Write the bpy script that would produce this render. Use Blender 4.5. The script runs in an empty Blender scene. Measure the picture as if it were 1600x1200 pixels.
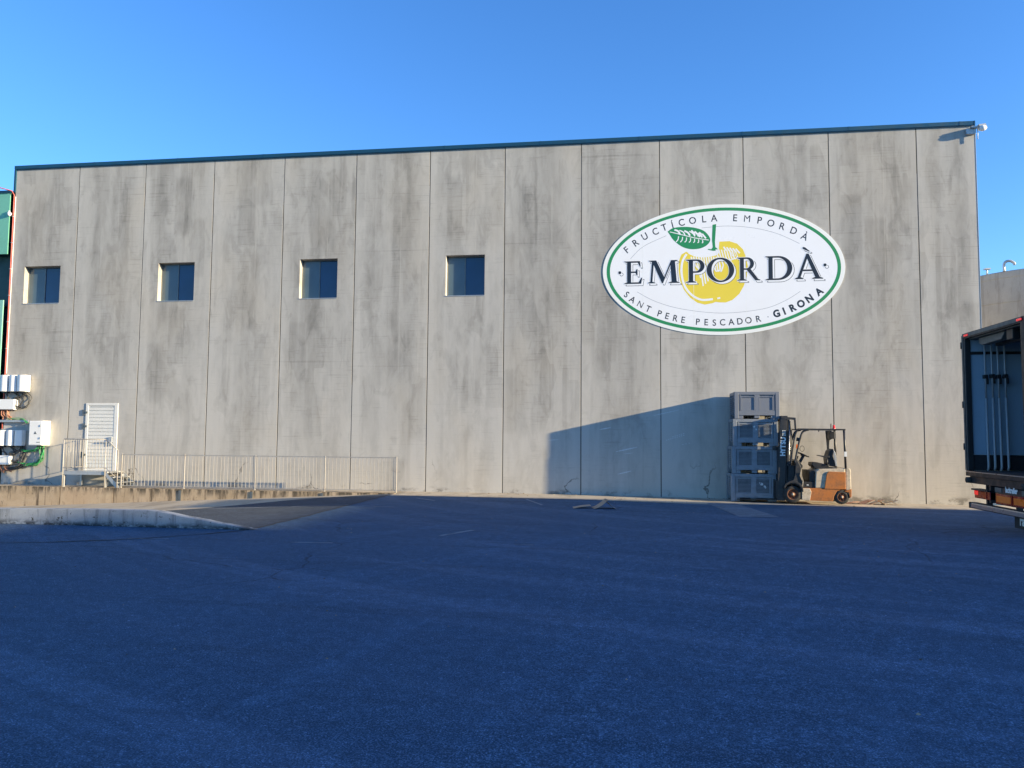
import bpy, bmesh, math, random
from mathutils import Vector, Matrix
from mathutils.geometry import tessellate_polygon
random.seed(7)
sc = bpy.context.scene
COL = sc.collection

# ------------------------------------------------------------------ camera
F_PX, YAW, PITCH, ROLL, D, CAMH = 1199.95, 0.143378, 0.06744, 0.00795, 22.95, 1.7216
cam = bpy.data.cameras.new('camera'); camo = bpy.data.objects.new('camera', cam); COL.objects.link(camo)
cam.sensor_width = 36; cam.lens = F_PX / 1600 * 36; cam.clip_end = 3000; cam.clip_start = .05
_f = Vector((-math.sin(YAW)*math.cos(PITCH), math.cos(YAW)*math.cos(PITCH), math.sin(PITCH)))
_r = Vector((math.cos(YAW), math.sin(YAW), 0)); _u = _r.cross(_f)
_r2 = _r*math.cos(ROLL) + _u*math.sin(ROLL); _u2 = -_r*math.sin(ROLL) + _u*math.cos(ROLL)
camo.matrix_world = Matrix(((_r2.x, _u2.x, -_f.x, 0), (_r2.y, _u2.y, -_f.y, 0), (_r2.z, _u2.z, -_f.z, CAMH), (0, 0, 0, 1)))
sc.camera = camo

# ------------------------------------------------------------------ light
AZ, EL = math.radians(78.5), math.radians(12.35)          # from the wall normal towards the right, and height
sun_dir = Vector((math.sin(AZ)*math.cos(EL), -math.cos(AZ)*math.cos(EL), math.sin(EL)))
sl = bpy.data.lights.new('sun', 'SUN'); so = bpy.data.objects.new('sun', sl); COL.objects.link(so)
sl.energy = 5.0; sl.angle = math.radians(.5); sl.color = (1.0, .83, .55)
so.rotation_euler = (-sun_dir).to_track_quat('-Z', 'Y').to_euler()
world = bpy.data.worlds.new('World'); sc.world = world; world.use_nodes = True
wn = world.node_tree; wn.nodes.clear()
sky = wn.nodes.new('ShaderNodeTexSky'); sky.sky_type = 'NISHITA'; sky.sun_disc = False
sky.sun_elevation = EL; sky.sun_rotation = math.atan2(sun_dir.x, sun_dir.y)
sky.air_density = 1.0; sky.dust_density = .3; sky.ozone_density = 2.2
hs = wn.nodes.new('ShaderNodeHueSaturation'); hs.inputs['Saturation'].default_value = 1.18
tint = wn.nodes.new('ShaderNodeMix'); tint.data_type = 'RGBA'; tint.blend_type = 'MULTIPLY'; tint.inputs[0].default_value = 1; tint.inputs[7].default_value = (.66, .91, 1.27, 1)
bg = wn.nodes.new('ShaderNodeBackground'); bg.inputs['Strength'].default_value = .105
wo = wn.nodes.new('ShaderNodeOutputWorld')
wn.links.new(sky.outputs[0], hs.inputs['Color']); wn.links.new(hs.outputs[0], tint.inputs[6]); wn.links.new(tint.outputs[2], bg.inputs[0]); wn.links.new(bg.outputs[0], wo.inputs[0])
sc.view_settings.view_transform = 'Standard'; sc.view_settings.look = 'None'
sc.view_settings.exposure = 1.42; sc.view_settings.gamma = 1
sc.render.engine = 'CYCLES'
sc.cycles.max_bounces = 6; sc.cycles.diffuse_bounces = 3; sc.cycles.glossy_bounces = 3
sc.cycles.use_denoising = True

# ------------------------------------------------------------------ helpers
class MB:
    def __init__(s): s.v = []; s.f = []; s.mi = []; s.smooth = []; s.parts = []
    def add(s, vs, fs, mi=0, smooth=False):
        n = len(s.v); s.parts.append((len(s.v), len(s.f))); s.v += [tuple(v) for v in vs]
        for f in fs: s.f.append([n+i for i in f]); s.mi.append(mi); s.smooth.append(smooth)
    def box(s, x0, x1, y0, y1, z0, z1, mi=0):
        if x0 > x1: x0, x1 = x1, x0
        if y0 > y1: y0, y1 = y1, y0
        if z0 > z1: z0, z1 = z1, z0
        s.add([(x0,y0,z0),(x1,y0,z0),(x1,y1,z0),(x0,y1,z0),(x0,y0,z1),(x1,y0,z1),(x1,y1,z1),(x0,y1,z1)],
              [(0,3,2,1),(4,5,6,7),(0,1,5,4),(1,2,6,5),(2,3,7,6),(3,0,4,7)], mi)
        return s
    def prism(s, pts, axis, a0, a1, mi=0):
        """extrude a 2D polygon; axis 'y': pts are (x,z); 'x': (y,z); 'z': (x,y)"""
        if a0 > a1: a0, a1 = a1, a0
        def P(p, a): return {'y': (p[0], a, p[1]), 'x': (a, p[0], p[1]), 'z': (p[0], p[1], a)}[axis]
        n = len(pts); vs = [P(p, a0) for p in pts] + [P(p, a1) for p in pts]
        fs = [(i, (i+1) % n, n+(i+1) % n, n+i) for i in range(n)]
        tris = tessellate_polygon([[Vector((p[0], p[1], 0)) for p in pts]])
        fs += [tuple(t) for t in tris] + [tuple(n+i for i in t) for t in tris]
        s.add(vs, fs, mi); return s
    def tube(s, path, r, n=8, mi=0, r2=None, cap=True):
        path = [Vector(p) for p in path]; vs = []; fs = []
        N = len(path); prev = None
        for k, p in enumerate(path):
            t = (path[min(k+1, N-1)] - path[max(k-1, 0)])
            if t.length < 1e-9: t = Vector((0, 0, 1))
            t.normalize()
            a = prev if prev is not None else (Vector((0, 0, 1)) if abs(t.z) < .9 else Vector((1, 0, 0)))
            a = (a - t*a.dot(t)).normalized(); b = t.cross(a); prev = a
            rr = r if r2 is None else r + (r2-r)*k/max(1, N-1)
            for i in range(n):
                an = 2*math.pi*i/n; vs.append(p + (a*math.cos(an) + b*math.sin(an))*rr)
        for k in range(N-1):
            for i in range(n):
                j = (i+1) % n; fs.append((k*n+i, k*n+j, (k+1)*n+j, (k+1)*n+i))
        s.add(vs, fs, mi, True)
        if cap: 
            s.f.append([len(s.v)-len(vs)+i for i in range(n)][::-1]); s.mi.append(mi); s.smooth.append(False)
            s.f.append([len(s.v)-n+i for i in range(n)]); s.mi.append(mi); s.smooth.append(False)
        return s
    def lathe(s, prof, c, axis='y', n=28, mi=0):
        """prof: (offset along axis, radius)"""
        c = Vector(c); vs = []; fs = []
        for a, r in prof:
            for i in range(n):
                an = 2*math.pi*i/n; q, w = r*math.cos(an), r*math.sin(an)
                vs.append(c + Vector({'y': (q, a, w), 'x': (a, q, w), 'z': (q, w, a)}[axis]))
        for k in range(len(prof)-1):
            for i in range(n):
                j = (i+1) % n; fs.append((k*n+i, k*n+j, (k+1)*n+j, (k+1)*n+i))
        s.add(vs, fs, mi, True); return s
    def build_each(s, name, mats, parent=None, bevel=0):
        """every shape added so far becomes an object of its own"""
        out = []; ends = s.parts[1:]+[(len(s.v), len(s.f))]
        for (v0, f0), (v1, f1) in zip(s.parts, ends):
            q = MB(); q.v = s.v[v0:v1]; q.f = [[i-v0 for i in f] for f in s.f[f0:f1]]; q.mi = s.mi[f0:f1]; q.smooth = s.smooth[f0:f1]
            out.append(q.build(name, mats, parent, bevel))
        return out
    def build(s, name, mats, parent=None, bevel=0, seg=2):
        me = bpy.data.meshes.new(name); me.from_pydata(s.v, [], s.f)
        if not isinstance(mats, (list, tuple)): mats = [mats]
        for m in mats: me.materials.append(m)
        for p, mi, sm in zip(me.polygons, s.mi, s.smooth): p.material_index = mi; p.use_smooth = sm
        bm = bmesh.new(); bm.from_mesh(me); bmesh.ops.recalc_face_normals(bm, faces=bm.faces); bm.to_mesh(me); bm.free()
        o = bpy.data.objects.new(name, me); COL.objects.link(o)
        if parent is not None:
            o.parent = parent; o.matrix_parent_inverse = parent.matrix_basis.inverted() if parent.type == 'EMPTY' else Matrix()
        if bevel:
            b = o.modifiers.new('bevel', 'BEVEL'); b.width = bevel; b.segments = seg; b.limit_method = 'ANGLE'; b.angle_limit = math.radians(40)
            b.harden_normals = False
        return o
def tag(o, label=None, cat=None, group=None, kind=None):
    if label: o['label'] = label
    if cat: o['category'] = cat
    if group: o['group'] = group
    if kind: o['kind'] = kind
    return o
def thing(name, label, cat, loc, group=None):
    o = bpy.data.objects.new(name, None); COL.objects.link(o); o.location = loc; o.empty_display_size = .2
    return tag(o, label, cat, group)
def copy_tree(o, parent=None):
    c = o.copy(); COL.objects.link(c)
    if parent is not None:
        c.parent = parent; c.matrix_parent_inverse = o.matrix_parent_inverse.copy()
    for ch in list(o.children): copy_tree(ch, c)
    return c
def sweep(pts, k=6):
    """smooth a path (Catmull-Rom)"""
    P = [Vector(p) for p in pts]; out = []
    for i in range(len(P)-1):
        a, b, c, d = P[max(i-1, 0)], P[i], P[i+1], P[min(i+2, len(P)-1)]
        for j in range(k):
            t = j/k
            out.append(.5*((2*b) + (c-a)*t + (2*a-5*b+4*c-d)*t*t + (3*b-3*c+d-a)*t**3))
    out.append(P[-1]); return out

# ------------------------------------------------------------------ materials
class NT:
    def __init__(s, name):
        s.m = bpy.data.materials.new(name); s.m.use_nodes = True; s.t = s.m.node_tree
        s.b = s.t.nodes['Principled BSDF']
    def n(s, kind, **kw):
        x = s.t.nodes.new(kind)
        for k, v in kw.items(): setattr(x, k, v)
        return x
    def l(s, a, b): s.t.links.new(a, b)
    def val(s, sock, v):
        if hasattr(v, 'is_linked') or isinstance(v, bpy.types.NodeSocket): s.l(v, sock)
        else: sock.default_value = v
    def math(s, op, a, b=0.0, c=None, clamp=False):
        x = s.n('ShaderNodeMath', operation=op, use_clamp=clamp); s.val(x.inputs[0], a); s.val(x.inputs[1], b)
        if c is not None: s.val(x.inputs[2], c)
        return x.outputs[0]
    def noise(s, vec, scale, detail=4, rough=.55, dist=0.0):
        x = s.n('ShaderNodeTexNoise'); x.inputs['Scale'].default_value = scale; x.inputs['Detail'].default_value = detail
        x.inputs['Roughness'].default_value = rough; x.inputs['Distortion'].default_value = dist
        s.l(vec, x.inputs['Vector']); return x.outputs['Fac']
    def scaled(s, vec, sc_, off=None):
        x = s.n('ShaderNodeVectorMath', operation='MULTIPLY'); s.l(vec, x.inputs[0]); x.inputs[1].default_value = sc_
        if off is None: return x.outputs[0]
        y = s.n('ShaderNodeVectorMath', operation='ADD'); s.l(x.outputs[0], y.inputs[0]); s.val(y.inputs[1], off); return y.outputs[0]
    def ramp(s, fac, a, b, lo=0.0, hi=1.0, smooth=True):
        x = s.n('ShaderNodeMapRange'); x.interpolation_type = 'SMOOTHSTEP' if smooth else 'LINEAR'
        s.val(x.inputs[0], fac); x.inputs[1].default_value = a; x.inputs[2].default_value = b
        x.inputs[3].default_value = lo; x.inputs[4].default_value = hi; return x.outputs[0]
    def mix(s, fac, a, b, mode='MIX'):
        x = s.n('ShaderNodeMix', data_type='RGBA', blend_type=mode)
        s.val(x.inputs[0], fac); s.val(x.inputs[6], c4(a)); s.val(x.inputs[7], c4(b)); return x.outputs[2]
    def bump(s, h, strength=.3, dist=.01, prev=None):
        x = s.n('ShaderNodeBump'); x.inputs['Strength'].default_value = strength; x.inputs['Distance'].default_value = dist
        s.l(h, x.inputs['Height'])
        if prev is not None: s.l(prev, x.inputs['Normal'])
        return x.outputs[0]
    def pos(s): return s.n('ShaderNodeNewGeometry').outputs['Position']
    def xyz(s, vec):
        x = s.n('ShaderNodeSeparateXYZ'); s.l(vec, x.inputs[0]); return x.outputs
def c4(c): return (*c, 1.0) if isinstance(c, tuple) and len(c) == 3 else c

def simple(name, col, rough=.6, metal=0.0, dirt=.25, scale=6.0, dirtcol=None, bump=.1, spec=.5, fine=40.0, coat=0.0):
    """paint, plastic or metal with some dirt, wear and tiny surface bumps"""
    t = NT(name); co = t.n('ShaderNodeTexCoord').outputs['Object']
    n1 = t.noise(co, scale, 5, .65); n2 = t.noise(co, fine, 3, .6)
    dc = dirtcol or tuple(c*.45 for c in col)
    f = t.math('MULTIPLY', t.ramp(n1, .42, .72), dirt)
    c = t.mix(f, col, dc)
    c = t.mix(t.math('MULTIPLY', t.ramp(n2, .35, .7), dirt*.5), c, tuple(min(1, x*1.25+.01) for x in col))
    t.l(c, t.b.inputs['Base Color'])
    t.val(t.b.inputs['Roughness'], t.ramp(n1, .3, .7, max(.03, rough-.1), min(1, rough+.12)))
    t.b.inputs['Metallic'].default_value = metal; t.b.inputs['Specular IOR Level'].default_value = spec
    if coat: t.b.inputs['Coat Weight'].default_value = coat
    if bump: t.l(t.bump(n2, bump, .003), t.b.inputs['Normal'])
    return t.m

def concrete_panel():
    t = NT('precast_concrete'); p = t.pos()
    info = t.n('ShaderNodeObjectInfo').outputs['Random']
    off = t.n('ShaderNodeCombineXYZ'); t.l(t.math('MULTIPLY', info, 37.0), off.inputs[0]); t.l(t.math('MULTIPLY', info, 11.0), off.inputs[2])
    P = t.scaled(p, (1, 1, 1), off.outputs[0])
    uv = t.n('ShaderNodeUVMap').outputs[0]; u = t.xyz(uv)[0]
    z = t.xyz(p)[2]
    # stretched vertical weather streaks, big blotches with soft and some harder margins
    streak = t.noise(t.scaled(P, (2.1, 1, .26)), 1.0, 5, .6, .3)
    blot = t.noise(t.scaled(P, (1.15, 1, .42)), 1.0, 6, .62, .5)
    blot2 = t.noise(t.scaled(P, (2.2, 1, 1.0), (7.3, 0, 2.1)), 1.0, 5, .6, 1.0)
    centre = t.math('MULTIPLY', t.ramp(u, .02, .26), t.ramp(u, .98, .72))
    s1 = t.math('MULTIPLY', t.ramp(blot, .44, .62), centre)
    s2 = t.math('MULTIPLY', t.ramp(streak, .47, .66), t.math('ADD', t.math('MULTIPLY', centre, .7), .3))
    s3 = t.ramp(blot2, .53, .63)
    # trowel / formwork lines: thin horizontal
    lines = t.noise(t.scaled(P, (.9, 1, 26)), 1.0, 3, .7)
    lmask = t.ramp(t.noise(t.scaled(P, (.9, 1, .5), (3.1, 0, 9.7)), 1.0, 3, .6), .42, .56)
    ln = t.math('MULTIPLY', t.ramp(lines, .55, .68), lmask)
    lift = t.ramp(t.noise(t.scaled(P, (.07, 0, 3.3)), 1.0, 2, .9), .66, .70)
    tone = t.math('ADD', t.math('MULTIPLY', s1, .25), t.math('MULTIPLY', s2, .12))
    tone = t.math('ADD', tone, t.math('MULTIPLY', s3, .15))
    tone = t.math('ADD', tone, t.math('MULTIPLY', ln, .28))
    tone = t.math('ADD', tone, t.math('MULTIPLY', lift, .16))
    # mid-size trowel mottling with short vertical edges
    mot = t.noise(t.scaled(P, (5.5, 1, 1.5), (2, 0, 8)), 1.0, 6, .72, .2)
    tone = t.math('ADD', tone, t.ramp(mot, .42, .62, -.03, .07))
    # darker vertical bands; further on, extra brightness painted in low on the wall
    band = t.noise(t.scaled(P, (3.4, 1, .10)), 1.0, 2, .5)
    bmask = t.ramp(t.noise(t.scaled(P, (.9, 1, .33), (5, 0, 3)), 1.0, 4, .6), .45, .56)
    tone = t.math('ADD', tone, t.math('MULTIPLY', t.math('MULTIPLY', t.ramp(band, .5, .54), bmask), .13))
    long_ = t.noise(t.scaled(P, (1.7, 1, .05), (9, 0, 4)), 1.0, 3, .5)
    tone = t.math('ADD', tone, t.math('MULTIPLY', t.math('MULTIPLY', t.ramp(long_, .44, .60), t.ramp(u, .0, .12)), .12))
    tone = t.math('ADD', tone, t.math('MULTIPLY', t.math('MULTIPLY', t.ramp(u, .10, .30), t.ramp(u, .92, .70)), .13))
    rect = t.n('ShaderNodeTexVoronoi', distance='CHEBYCHEV'); rect.inputs['Scale'].default_value = 1.0; t.l(t.scaled(P, (1.5, .01, .45), (1.7, 0, 0)), rect.inputs['Vector'])
    rc = t.n('ShaderNodeSeparateColor'); t.l(rect.outputs['Color'], rc.inputs[0])
    tone = t.math('ADD', tone, t.math('MULTIPLY', t.math('MULTIPLY', t.ramp(rc.outputs[0], .5, .9), t.ramp(rect.outputs['Distance'], .48, .38)), .20))
    tone = t.math('SUBTRACT', tone, t.ramp(z, 5.5, .6, 0, .14))  # tone lightened downwards: brighter light at the wall foot painted in
    tone = t.math('ADD', tone, t.math('MULTIPLY', t.math('SUBTRACT', info, .5), .16), clamp=True)
    c = t.mix(tone, (.490, .468, .424), (.198, .189, .170))
    # drips of pale lime from the formwork seam, one vertical line at two thirds of each panel
    seam = t.math('SUBTRACT', 1.0, t.math('MULTIPLY', t.math('ABSOLUTE', t.math('SUBTRACT', u, .62)), 110.0), clamp=True)
    sv = t.math('MULTIPLY', seam, t.ramp(t.noise(t.scaled(P, (.2, 1, .8)), 1.0, 3), .42, .6))
    c = t.mix(t.math('MULTIPLY', sv, .45), c, (.52, .49, .43))
    c = t.mix(t.ramp(z, 5.0, .3, 0, .30), c, (.56, .52, .455))  # pale mix low down stands in for the brighter light there
    # warm yellowish tint patches
    c = t.mix(t.math('MULTIPLY', t.ramp(t.noise(t.scaled(P, (.5, 1, .3)), 1.0, 2), .45, .7), .35), c, (1.0, .93, .83), 'MULTIPLY')
    # hairline cracks and grime right at the foot
    vor = t.n('ShaderNodeTexVoronoi', feature='DISTANCE_TO_EDGE'); vor.inputs['Scale'].default_value = .55
    wob = t.n('ShaderNodeVectorMath', operation='ADD'); t.l(P, wob.inputs[0])
    nz = t.n('ShaderNodeTexNoise'); nz.inputs['Scale'].default_value = 1.6; nz.inputs['Detail'].default_value = 6; t.l(P, nz.inputs['Vector'])
    t.l(nz.outputs['Color'], wob.inputs[1]); t.l(wob.outputs[0], vor.inputs['Vector'])
    crack = t.ramp(vor.outputs['Distance'], .012, .003)
    cm = t.math('MULTIPLY', crack, t.math('MULTIPLY', t.ramp(z, 1.1, .5), t.ramp(t.noise(P, .5, 2), .5, .56)))
    c = t.mix(t.math('MULTIPLY', cm, .75), c, (.09, .08, .07))
    foot = t.math('MULTIPLY', t.ramp(z, .22, .02), t.ramp(t.noise(t.scaled(P, (1.3, 1, 2)), 1.0, 5, .7), .5, .62))
    c = t.mix(t.math('MULTIPLY', foot, .7), c, (.10, .09, .075))
    fine = t.noise(P, 60, 4, .7)
    c = t.mix(t.ramp(fine, .3, .75, 0, .14), c, (.2, .19, .17))
    t.l(c, t.b.inputs['Base Color']); t.b.inputs['Roughness'].default_value = .88; t.b.inputs['Specular IOR Level'].default_value = .25
    b = t.bump(lines, .25, .006); b = t.bump(fine, .12, .002, b)
    b = t.bump(t.noise(t.scaled(P, (1.2, 1, .8)), 1.0, 3), .25, .02, b)
    t.l(b, t.b.inputs['Normal']); return t.m

def asphalt(name, a, b_, stones):
    t = NT(name); p = t.pos(); xyz = t.xyz(p)
    big = t.noise(p, .16, 5, .6, .4)
    # tyre sweeps: noise stretched along arcs round two turning centres
    def arcs(cx, cy, fr, fa):
        dx = t.math('SUBTRACT', xyz[0], cx); dy = t.math('SUBTRACT', xyz[1], cy)
        r = t.math('SQRT', t.math('ADD', t.math('MULTIPLY', dx, dx), t.math('MULTIPLY', dy, dy)))
        an = t.math('ARCTAN2', dy, dx)
        cb = t.n('ShaderNodeCombineXYZ'); t.l(t.math('MULTIPLY', r, fr), cb.inputs[0]); t.l(t.math('MULTIPLY', an, fa), cb.inputs[1])
        return t.noise(cb.outputs[0], 1.0, 6, .68, .15)
    a1 = arcs(9.0, 31.0, 1.15, 1.6); a2 = arcs(14.0, 2.0, 1.9, 2.4); a3 = t.noise(t.scaled(p, (.09, 2.1, 1)), 1.0, 5, .7, .3)
    base = t.mix(t.ramp(big, .3, .7), a, b_)
    base = t.mix(t.math('MULTIPLY', t.ramp(a1, .50, .60), .45), base, tuple(c*1.6 for c in b_))
    base = t.mix(t.math('MULTIPLY', t.ramp(a2, .52, .62), .45), base, tuple(c*1.45 for c in b_))
    base = t.mix(t.math('MULTIPLY', t.ramp(a3, .53, .64), .50), base, tuple(c*.5 for c in a))
    # stones in the binder
    v = t.n('ShaderNodeTexVoronoi'); v.inputs['Scale'].default_value = 75; t.l(p, v.inputs['Vector'])
    sepc = t.n('ShaderNodeSeparateColor'); t.l(v.outputs['Color'], sepc.inputs[0])
    lit = t.math('MULTIPLY', t.ramp(sepc.outputs[0], .45, .9), t.ramp(v.outputs['Distance'], .55, .25))
    base = t.mix(t.math('MULTIPLY', lit, .7), base, stones)
    v2 = t.n('ShaderNodeTexVoronoi'); v2.inputs['Scale'].default_value = 22; t.l(p, v2.inputs['Vector'])
    s2 = t.n('ShaderNodeSeparateColor'); t.l(v2.outputs['Color'], s2.inputs[0])
    chips = t.math('MULTIPLY', t.ramp(s2.outputs[0], .975, .985), t.ramp(v2.outputs['Distance'], .28, .12))
    base = t.mix(t.math('MULTIPLY', chips, .8), base, tuple(min(1, c*1.7) for c in stones))
    hole = t.noise(p, 85, 4, .75)
    base = t.mix(t.ramp(hole, .56, .44, 0, .75), base, tuple(c*.25 for c in a))
    base = t.mix(t.ramp(hole, .56, .64, 0, .75), base, stones)
    coarse = t.noise(p, 30, 3, .65)
    base = t.mix(t.ramp(coarse, .54, .66, 0, .22), base, stones)
    base = t.mix(t.ramp(coarse, .46, .36, 0, .30), base, tuple(c*.4 for c in a))
    mott = t.noise(p, 7, 5, .75)
    base = t.mix(t.ramp(mott, .40, .62, .0, .38), base, tuple(c*.35 for c in a))
    # long thin cracks
    v3 = t.n('ShaderNodeTexVoronoi', feature='DISTANCE_TO_EDGE'); v3.inputs['Scale'].default_value = .16
    w = t.n('ShaderNodeVectorMath', operation='ADD'); nz = t.n('ShaderNodeTexNoise'); nz.inputs['Scale'].default_value = .8; nz.inputs['Detail'].default_value = 8
    t.l(p, nz.inputs['Vector']); t.l(p, w.inputs[0]); t.l(nz.outputs['Color'], w.inputs[1]); t.l(w.outputs[0], v3.inputs['Vector'])
    ck = t.math('MULTIPLY', t.ramp(v3.outputs['Distance'], .004, .001), t.ramp(t.noise(p, .25, 2), .5, .58))
    base = t.mix(t.math('MULTIPLY', ck, .6), base, (.012, .014, .02))
    # damp dark spots, flattened
    st = t.ramp(t.noise(t.scaled(p, (.35, .8, 1)), 1.0, 3, .5), .70, .76)
    base = t.mix(t.math('MULTIPLY', st, .6), base, (.018, .022, .03))
    t.l(base, t.b.inputs['Base Color'])
    t.val(t.b.inputs['Roughness'], t.ramp(a1, .4, .7, .92, .78)); t.b.inputs['Specular IOR Level'].default_value = .3
    h = t.math('ADD', t.math('MULTIPLY', hole, .7), t.math('MULTIPLY', v.outputs['Distance'], -.6))
    t.l(t.bump(h, .9, .008), t.b.inputs['Normal']); return t.m

def plain_concrete(name, a, b_, stain, stain_amt, vert=False, scale=1.0, fleck=.3, grime=None, base_dirt=None):
    t = NT(name); p = t.pos(); z = t.xyz(p)[2]
    n1 = t.noise(p, 1.1*scale, 6, .62, .3); n2 = t.noise(t.scaled(p, (4.5, 4.5, .5)) if vert else t.scaled(p, (1.6, .5, 1)), 1.0, 6, .7, .4); n3 = t.noise(p, 45, 4, .7)
    c = t.mix(t.ramp(n1, .35, .65), a, b_)
    c = t.mix(t.math('MULTIPLY', t.ramp(n2, .5, .64), stain_amt), c, stain)
    if vert:
        v = t.n('ShaderNodeTexVoronoi'); v.inputs['Scale'].default_value = 9; t.l(p, v.inputs['Vector'])
        c = t.mix(t.math('MULTIPLY', t.ramp(t.noise(p, 7, 5, .75), .60, .66), fleck), c, (.06, .055, .045))
    if base_dirt is not None: c = t.mix(t.math('MULTIPLY', t.ramp(z, base_dirt+.12, base_dirt, 0, 1), t.ramp(t.noise(t.scaled(p, (5, 5, 9)), 1.0, 5, .75), .40, .56)), c, (.03, .032, .035))
    if grime: c = t.mix(t.math('MULTIPLY', t.ramp(z, grime-.30, grime, 0, 1), t.ramp(t.noise(t.scaled(p, (7, 7, 1.2)), 1.0, 4, .7), .42, .6)), c, (.07, .06, .045))
    c = t.mix(t.ramp(n3, .35, .7, 0, .2), c, tuple(x*.5 for x in a))
    t.l(c, t.b.inputs['Base Color']); t.b.inputs['Roughness'].default_value = .9; t.b.inputs['Specular IOR Level'].default_value = .25
    t.l(t.bump(n3, .35, .005, t.bump(n1, .3, .02)), t.b.inputs['Normal']); return t.m

M = {}
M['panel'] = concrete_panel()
M['asphalt'] = asphalt('asphalt_yard', (.048, .100, .170), (.066, .128, .210), (.24, .38, .54))  # bluish base: the blue of the yard's shade is put into the colour
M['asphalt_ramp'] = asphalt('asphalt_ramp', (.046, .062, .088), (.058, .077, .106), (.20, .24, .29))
M['asphalt_patch'] = asphalt('asphalt_repair', (.19, .23, .28), (.22, .26, .31), (.36, .4, .45))
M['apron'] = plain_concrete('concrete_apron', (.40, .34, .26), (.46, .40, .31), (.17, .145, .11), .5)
M['retain'] = plain_concrete('retaining_concrete', (.40, .30, .19), (.48, .37, .25), (.10, .075, .05), .95, vert=True, fleck=.55, grime=.02)
M['retain_new'] = plain_concrete('newer_concrete', (.46, .34, .22), (.50, .39, .26), (.26, .18, .11), .5, vert=True, fleck=.3, grime=.05)
M['kerb'] = plain_concrete('painted_kerb', (.30, .31, .315), (.37, .38, .385), (.10, .105, .11), .6, vert=True, fleck=1.0, base_dirt=.0)
M['joint'] = simple('joint_sealant', (.05, .048, .045), .9)
M['trim'] = simple('blue_trim', (.010, .070, .12), .45, .3, .2)
M['greyframe'] = simple('window_frame', (.16, .17, .17), .45, .5, .2)
M['galv'] = simple('galvanised_steel', (.46, .47, .47), .5, .55, .3, 4)
M['rail'] = simple('rail_paint', (.36, .34, .31), .55, .2, .35, 5, (.25, .18, .12))
M['door'] = simple('door_white', (.70, .68, .62), .5, 0, .15, 3)
M['white'] = simple('powder_white', (.80, .79, .76), .4, 0, .08, 3)
M['black'] = simple('black_plastic', (.018, .019, .021), .5, 0, .3)
M['blackpaint'] = simple('black_steel', (.025, .026, .030), .42, .1, .45, 9, (.09, .075, .055))
M['rubber'] = simple('tyre_rubber', (.028, .027, .026), .85, 0, .5, 20, (.10, .085, .065))
M['orange'] = simple('orange_paint', (.44, .15, .032), .5, 0, .75, 7, (.17, .075, .03), coat=.15)
M['cream'] = simple('cream_paint', (.54, .46, .34), .5, 0, .7, 9, (.22, .17, .11))
M['rust'] = simple('rusty_rim', (.20, .075, .035), .8, .1, .5, 14, (.06, .03, .02))
M['chrome'] = simple('steel_rod', (.55, .55, .54), .25, .9, .2)
M['bin'] = simple('shaded_grey_plastic', (.22, .24, .265), .55, 0, .6, 5, (.12, .125, .13), fine=70)  # lower bins: grey made lighter to offset the shade on them
M['bin2'] = simple('sunlit_grey_plastic', (.17, .185, .215), .5, 0, .35, 5, (.18, .19, .21), fine=70)  # top bin: grey made darker to allow for the sun on it
M['bin_dark'] = simple('bin_recess_shade', (.05, .055, .062), .7, 0, .4, 5)  # dark tone painting the shade behind the grille bars
M['paper'] = simple('paper', (.62, .62, .60), .8, 0, .25, 30)
M['card'] = simple('cardboard', (.46, .29, .19), .85, 0, .3, 12)
M['card2'] = simple('bleached_cardboard', (.52, .38, .24), .85, 0, .35, 12)
M['darkmesh'] = simple('dark_gap', (.02, .022, .026), .9)
M['red'] = simple('red_lens', (.85, .02, .02), .2, 0, .1, coat=.4)
M['darkred'] = simple('dark_red_lens', (.30, .012, .012), .25, 0, .2, coat=.4)
M['amber'] = simple('orange_reflector', (.95, .17, .008), .35, 0, .2, coat=.2)
M['letter_white'] = simple('white_lettering', (.80, .80, .76), .6, 0, .15, 40)
M['liner'] = simple('liner_white', (.32, .44, .54), .4, 0, .15, 2)
M['trailer_grey'] = simple('trailer_rubber_grey', (.11, .125, .12), .5, .1, .3)
M['pole'] = simple('pole_steel', (.34, .35, .36), .55, .1, .2)
M['alu'] = simple('aluminium', (.45, .46, .47), .35, .8, .25)
M['green1'] = simple('green_cladding', (.17, .46, .32), .5, .2, .2, 1)
M['green2'] = simple('shaded_green_cladding', (.012, .055, .050), .5, .1, .2, 1)  # green darkened to paint in the shade of opening and gap
M['green3'] = simple('pale_green_cladding', (.25, .52, .42), .5, .2, .2, 1)
M['redpipe'] = simple('red_pipe', (.42, .10, .08), .6, 0, .2)
M['cable_green'] = simple('green_conduit', (.035, .27, .08), .5, 0, .2)
M['cable_dark'] = simple('dark_cable', (.05, .05, .05), .6, 0, .2)
M['cable_red'] = simple('reddish_cable', (.38, .17, .10), .6, 0, .3)
M['tank'] = plain_concrete('tank_concrete', (.40, .36, .29), (.46, .41, .33), (.26, .22, .17), .5, vert=True, fleck=.05)
M['s_white'] = simple('sign_white', (.86, .86, .86), .35, 0, .05, 1, bump=0)
M['s_edge'] = simple('sign_edge_white', (.86, .86, .80), .4, 0, .05, 1, bump=0)
M['s_green'] = simple('sign_green', (.02, .25, .085), .4, 0, .05, 1, bump=0)
M['s_yellow'] = simple('sign_yellow', (.82, .64, .055), .4, 0, .05, 1, bump=0)
M['s_black'] = simple('sign_black', (.010, .016, .028), .4, 0, .05, 1, bump=0)
M['s_grey'] = simple('sign_line', (.36, .38, .41), .5, 0, .05, 1, bump=0)
M['farwall'] = plain_concrete('warehouse_cladding', (.40, .39, .36), (.46, .44, .41), (.3, .29, .27), .4, vert=True, fleck=0)
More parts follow.
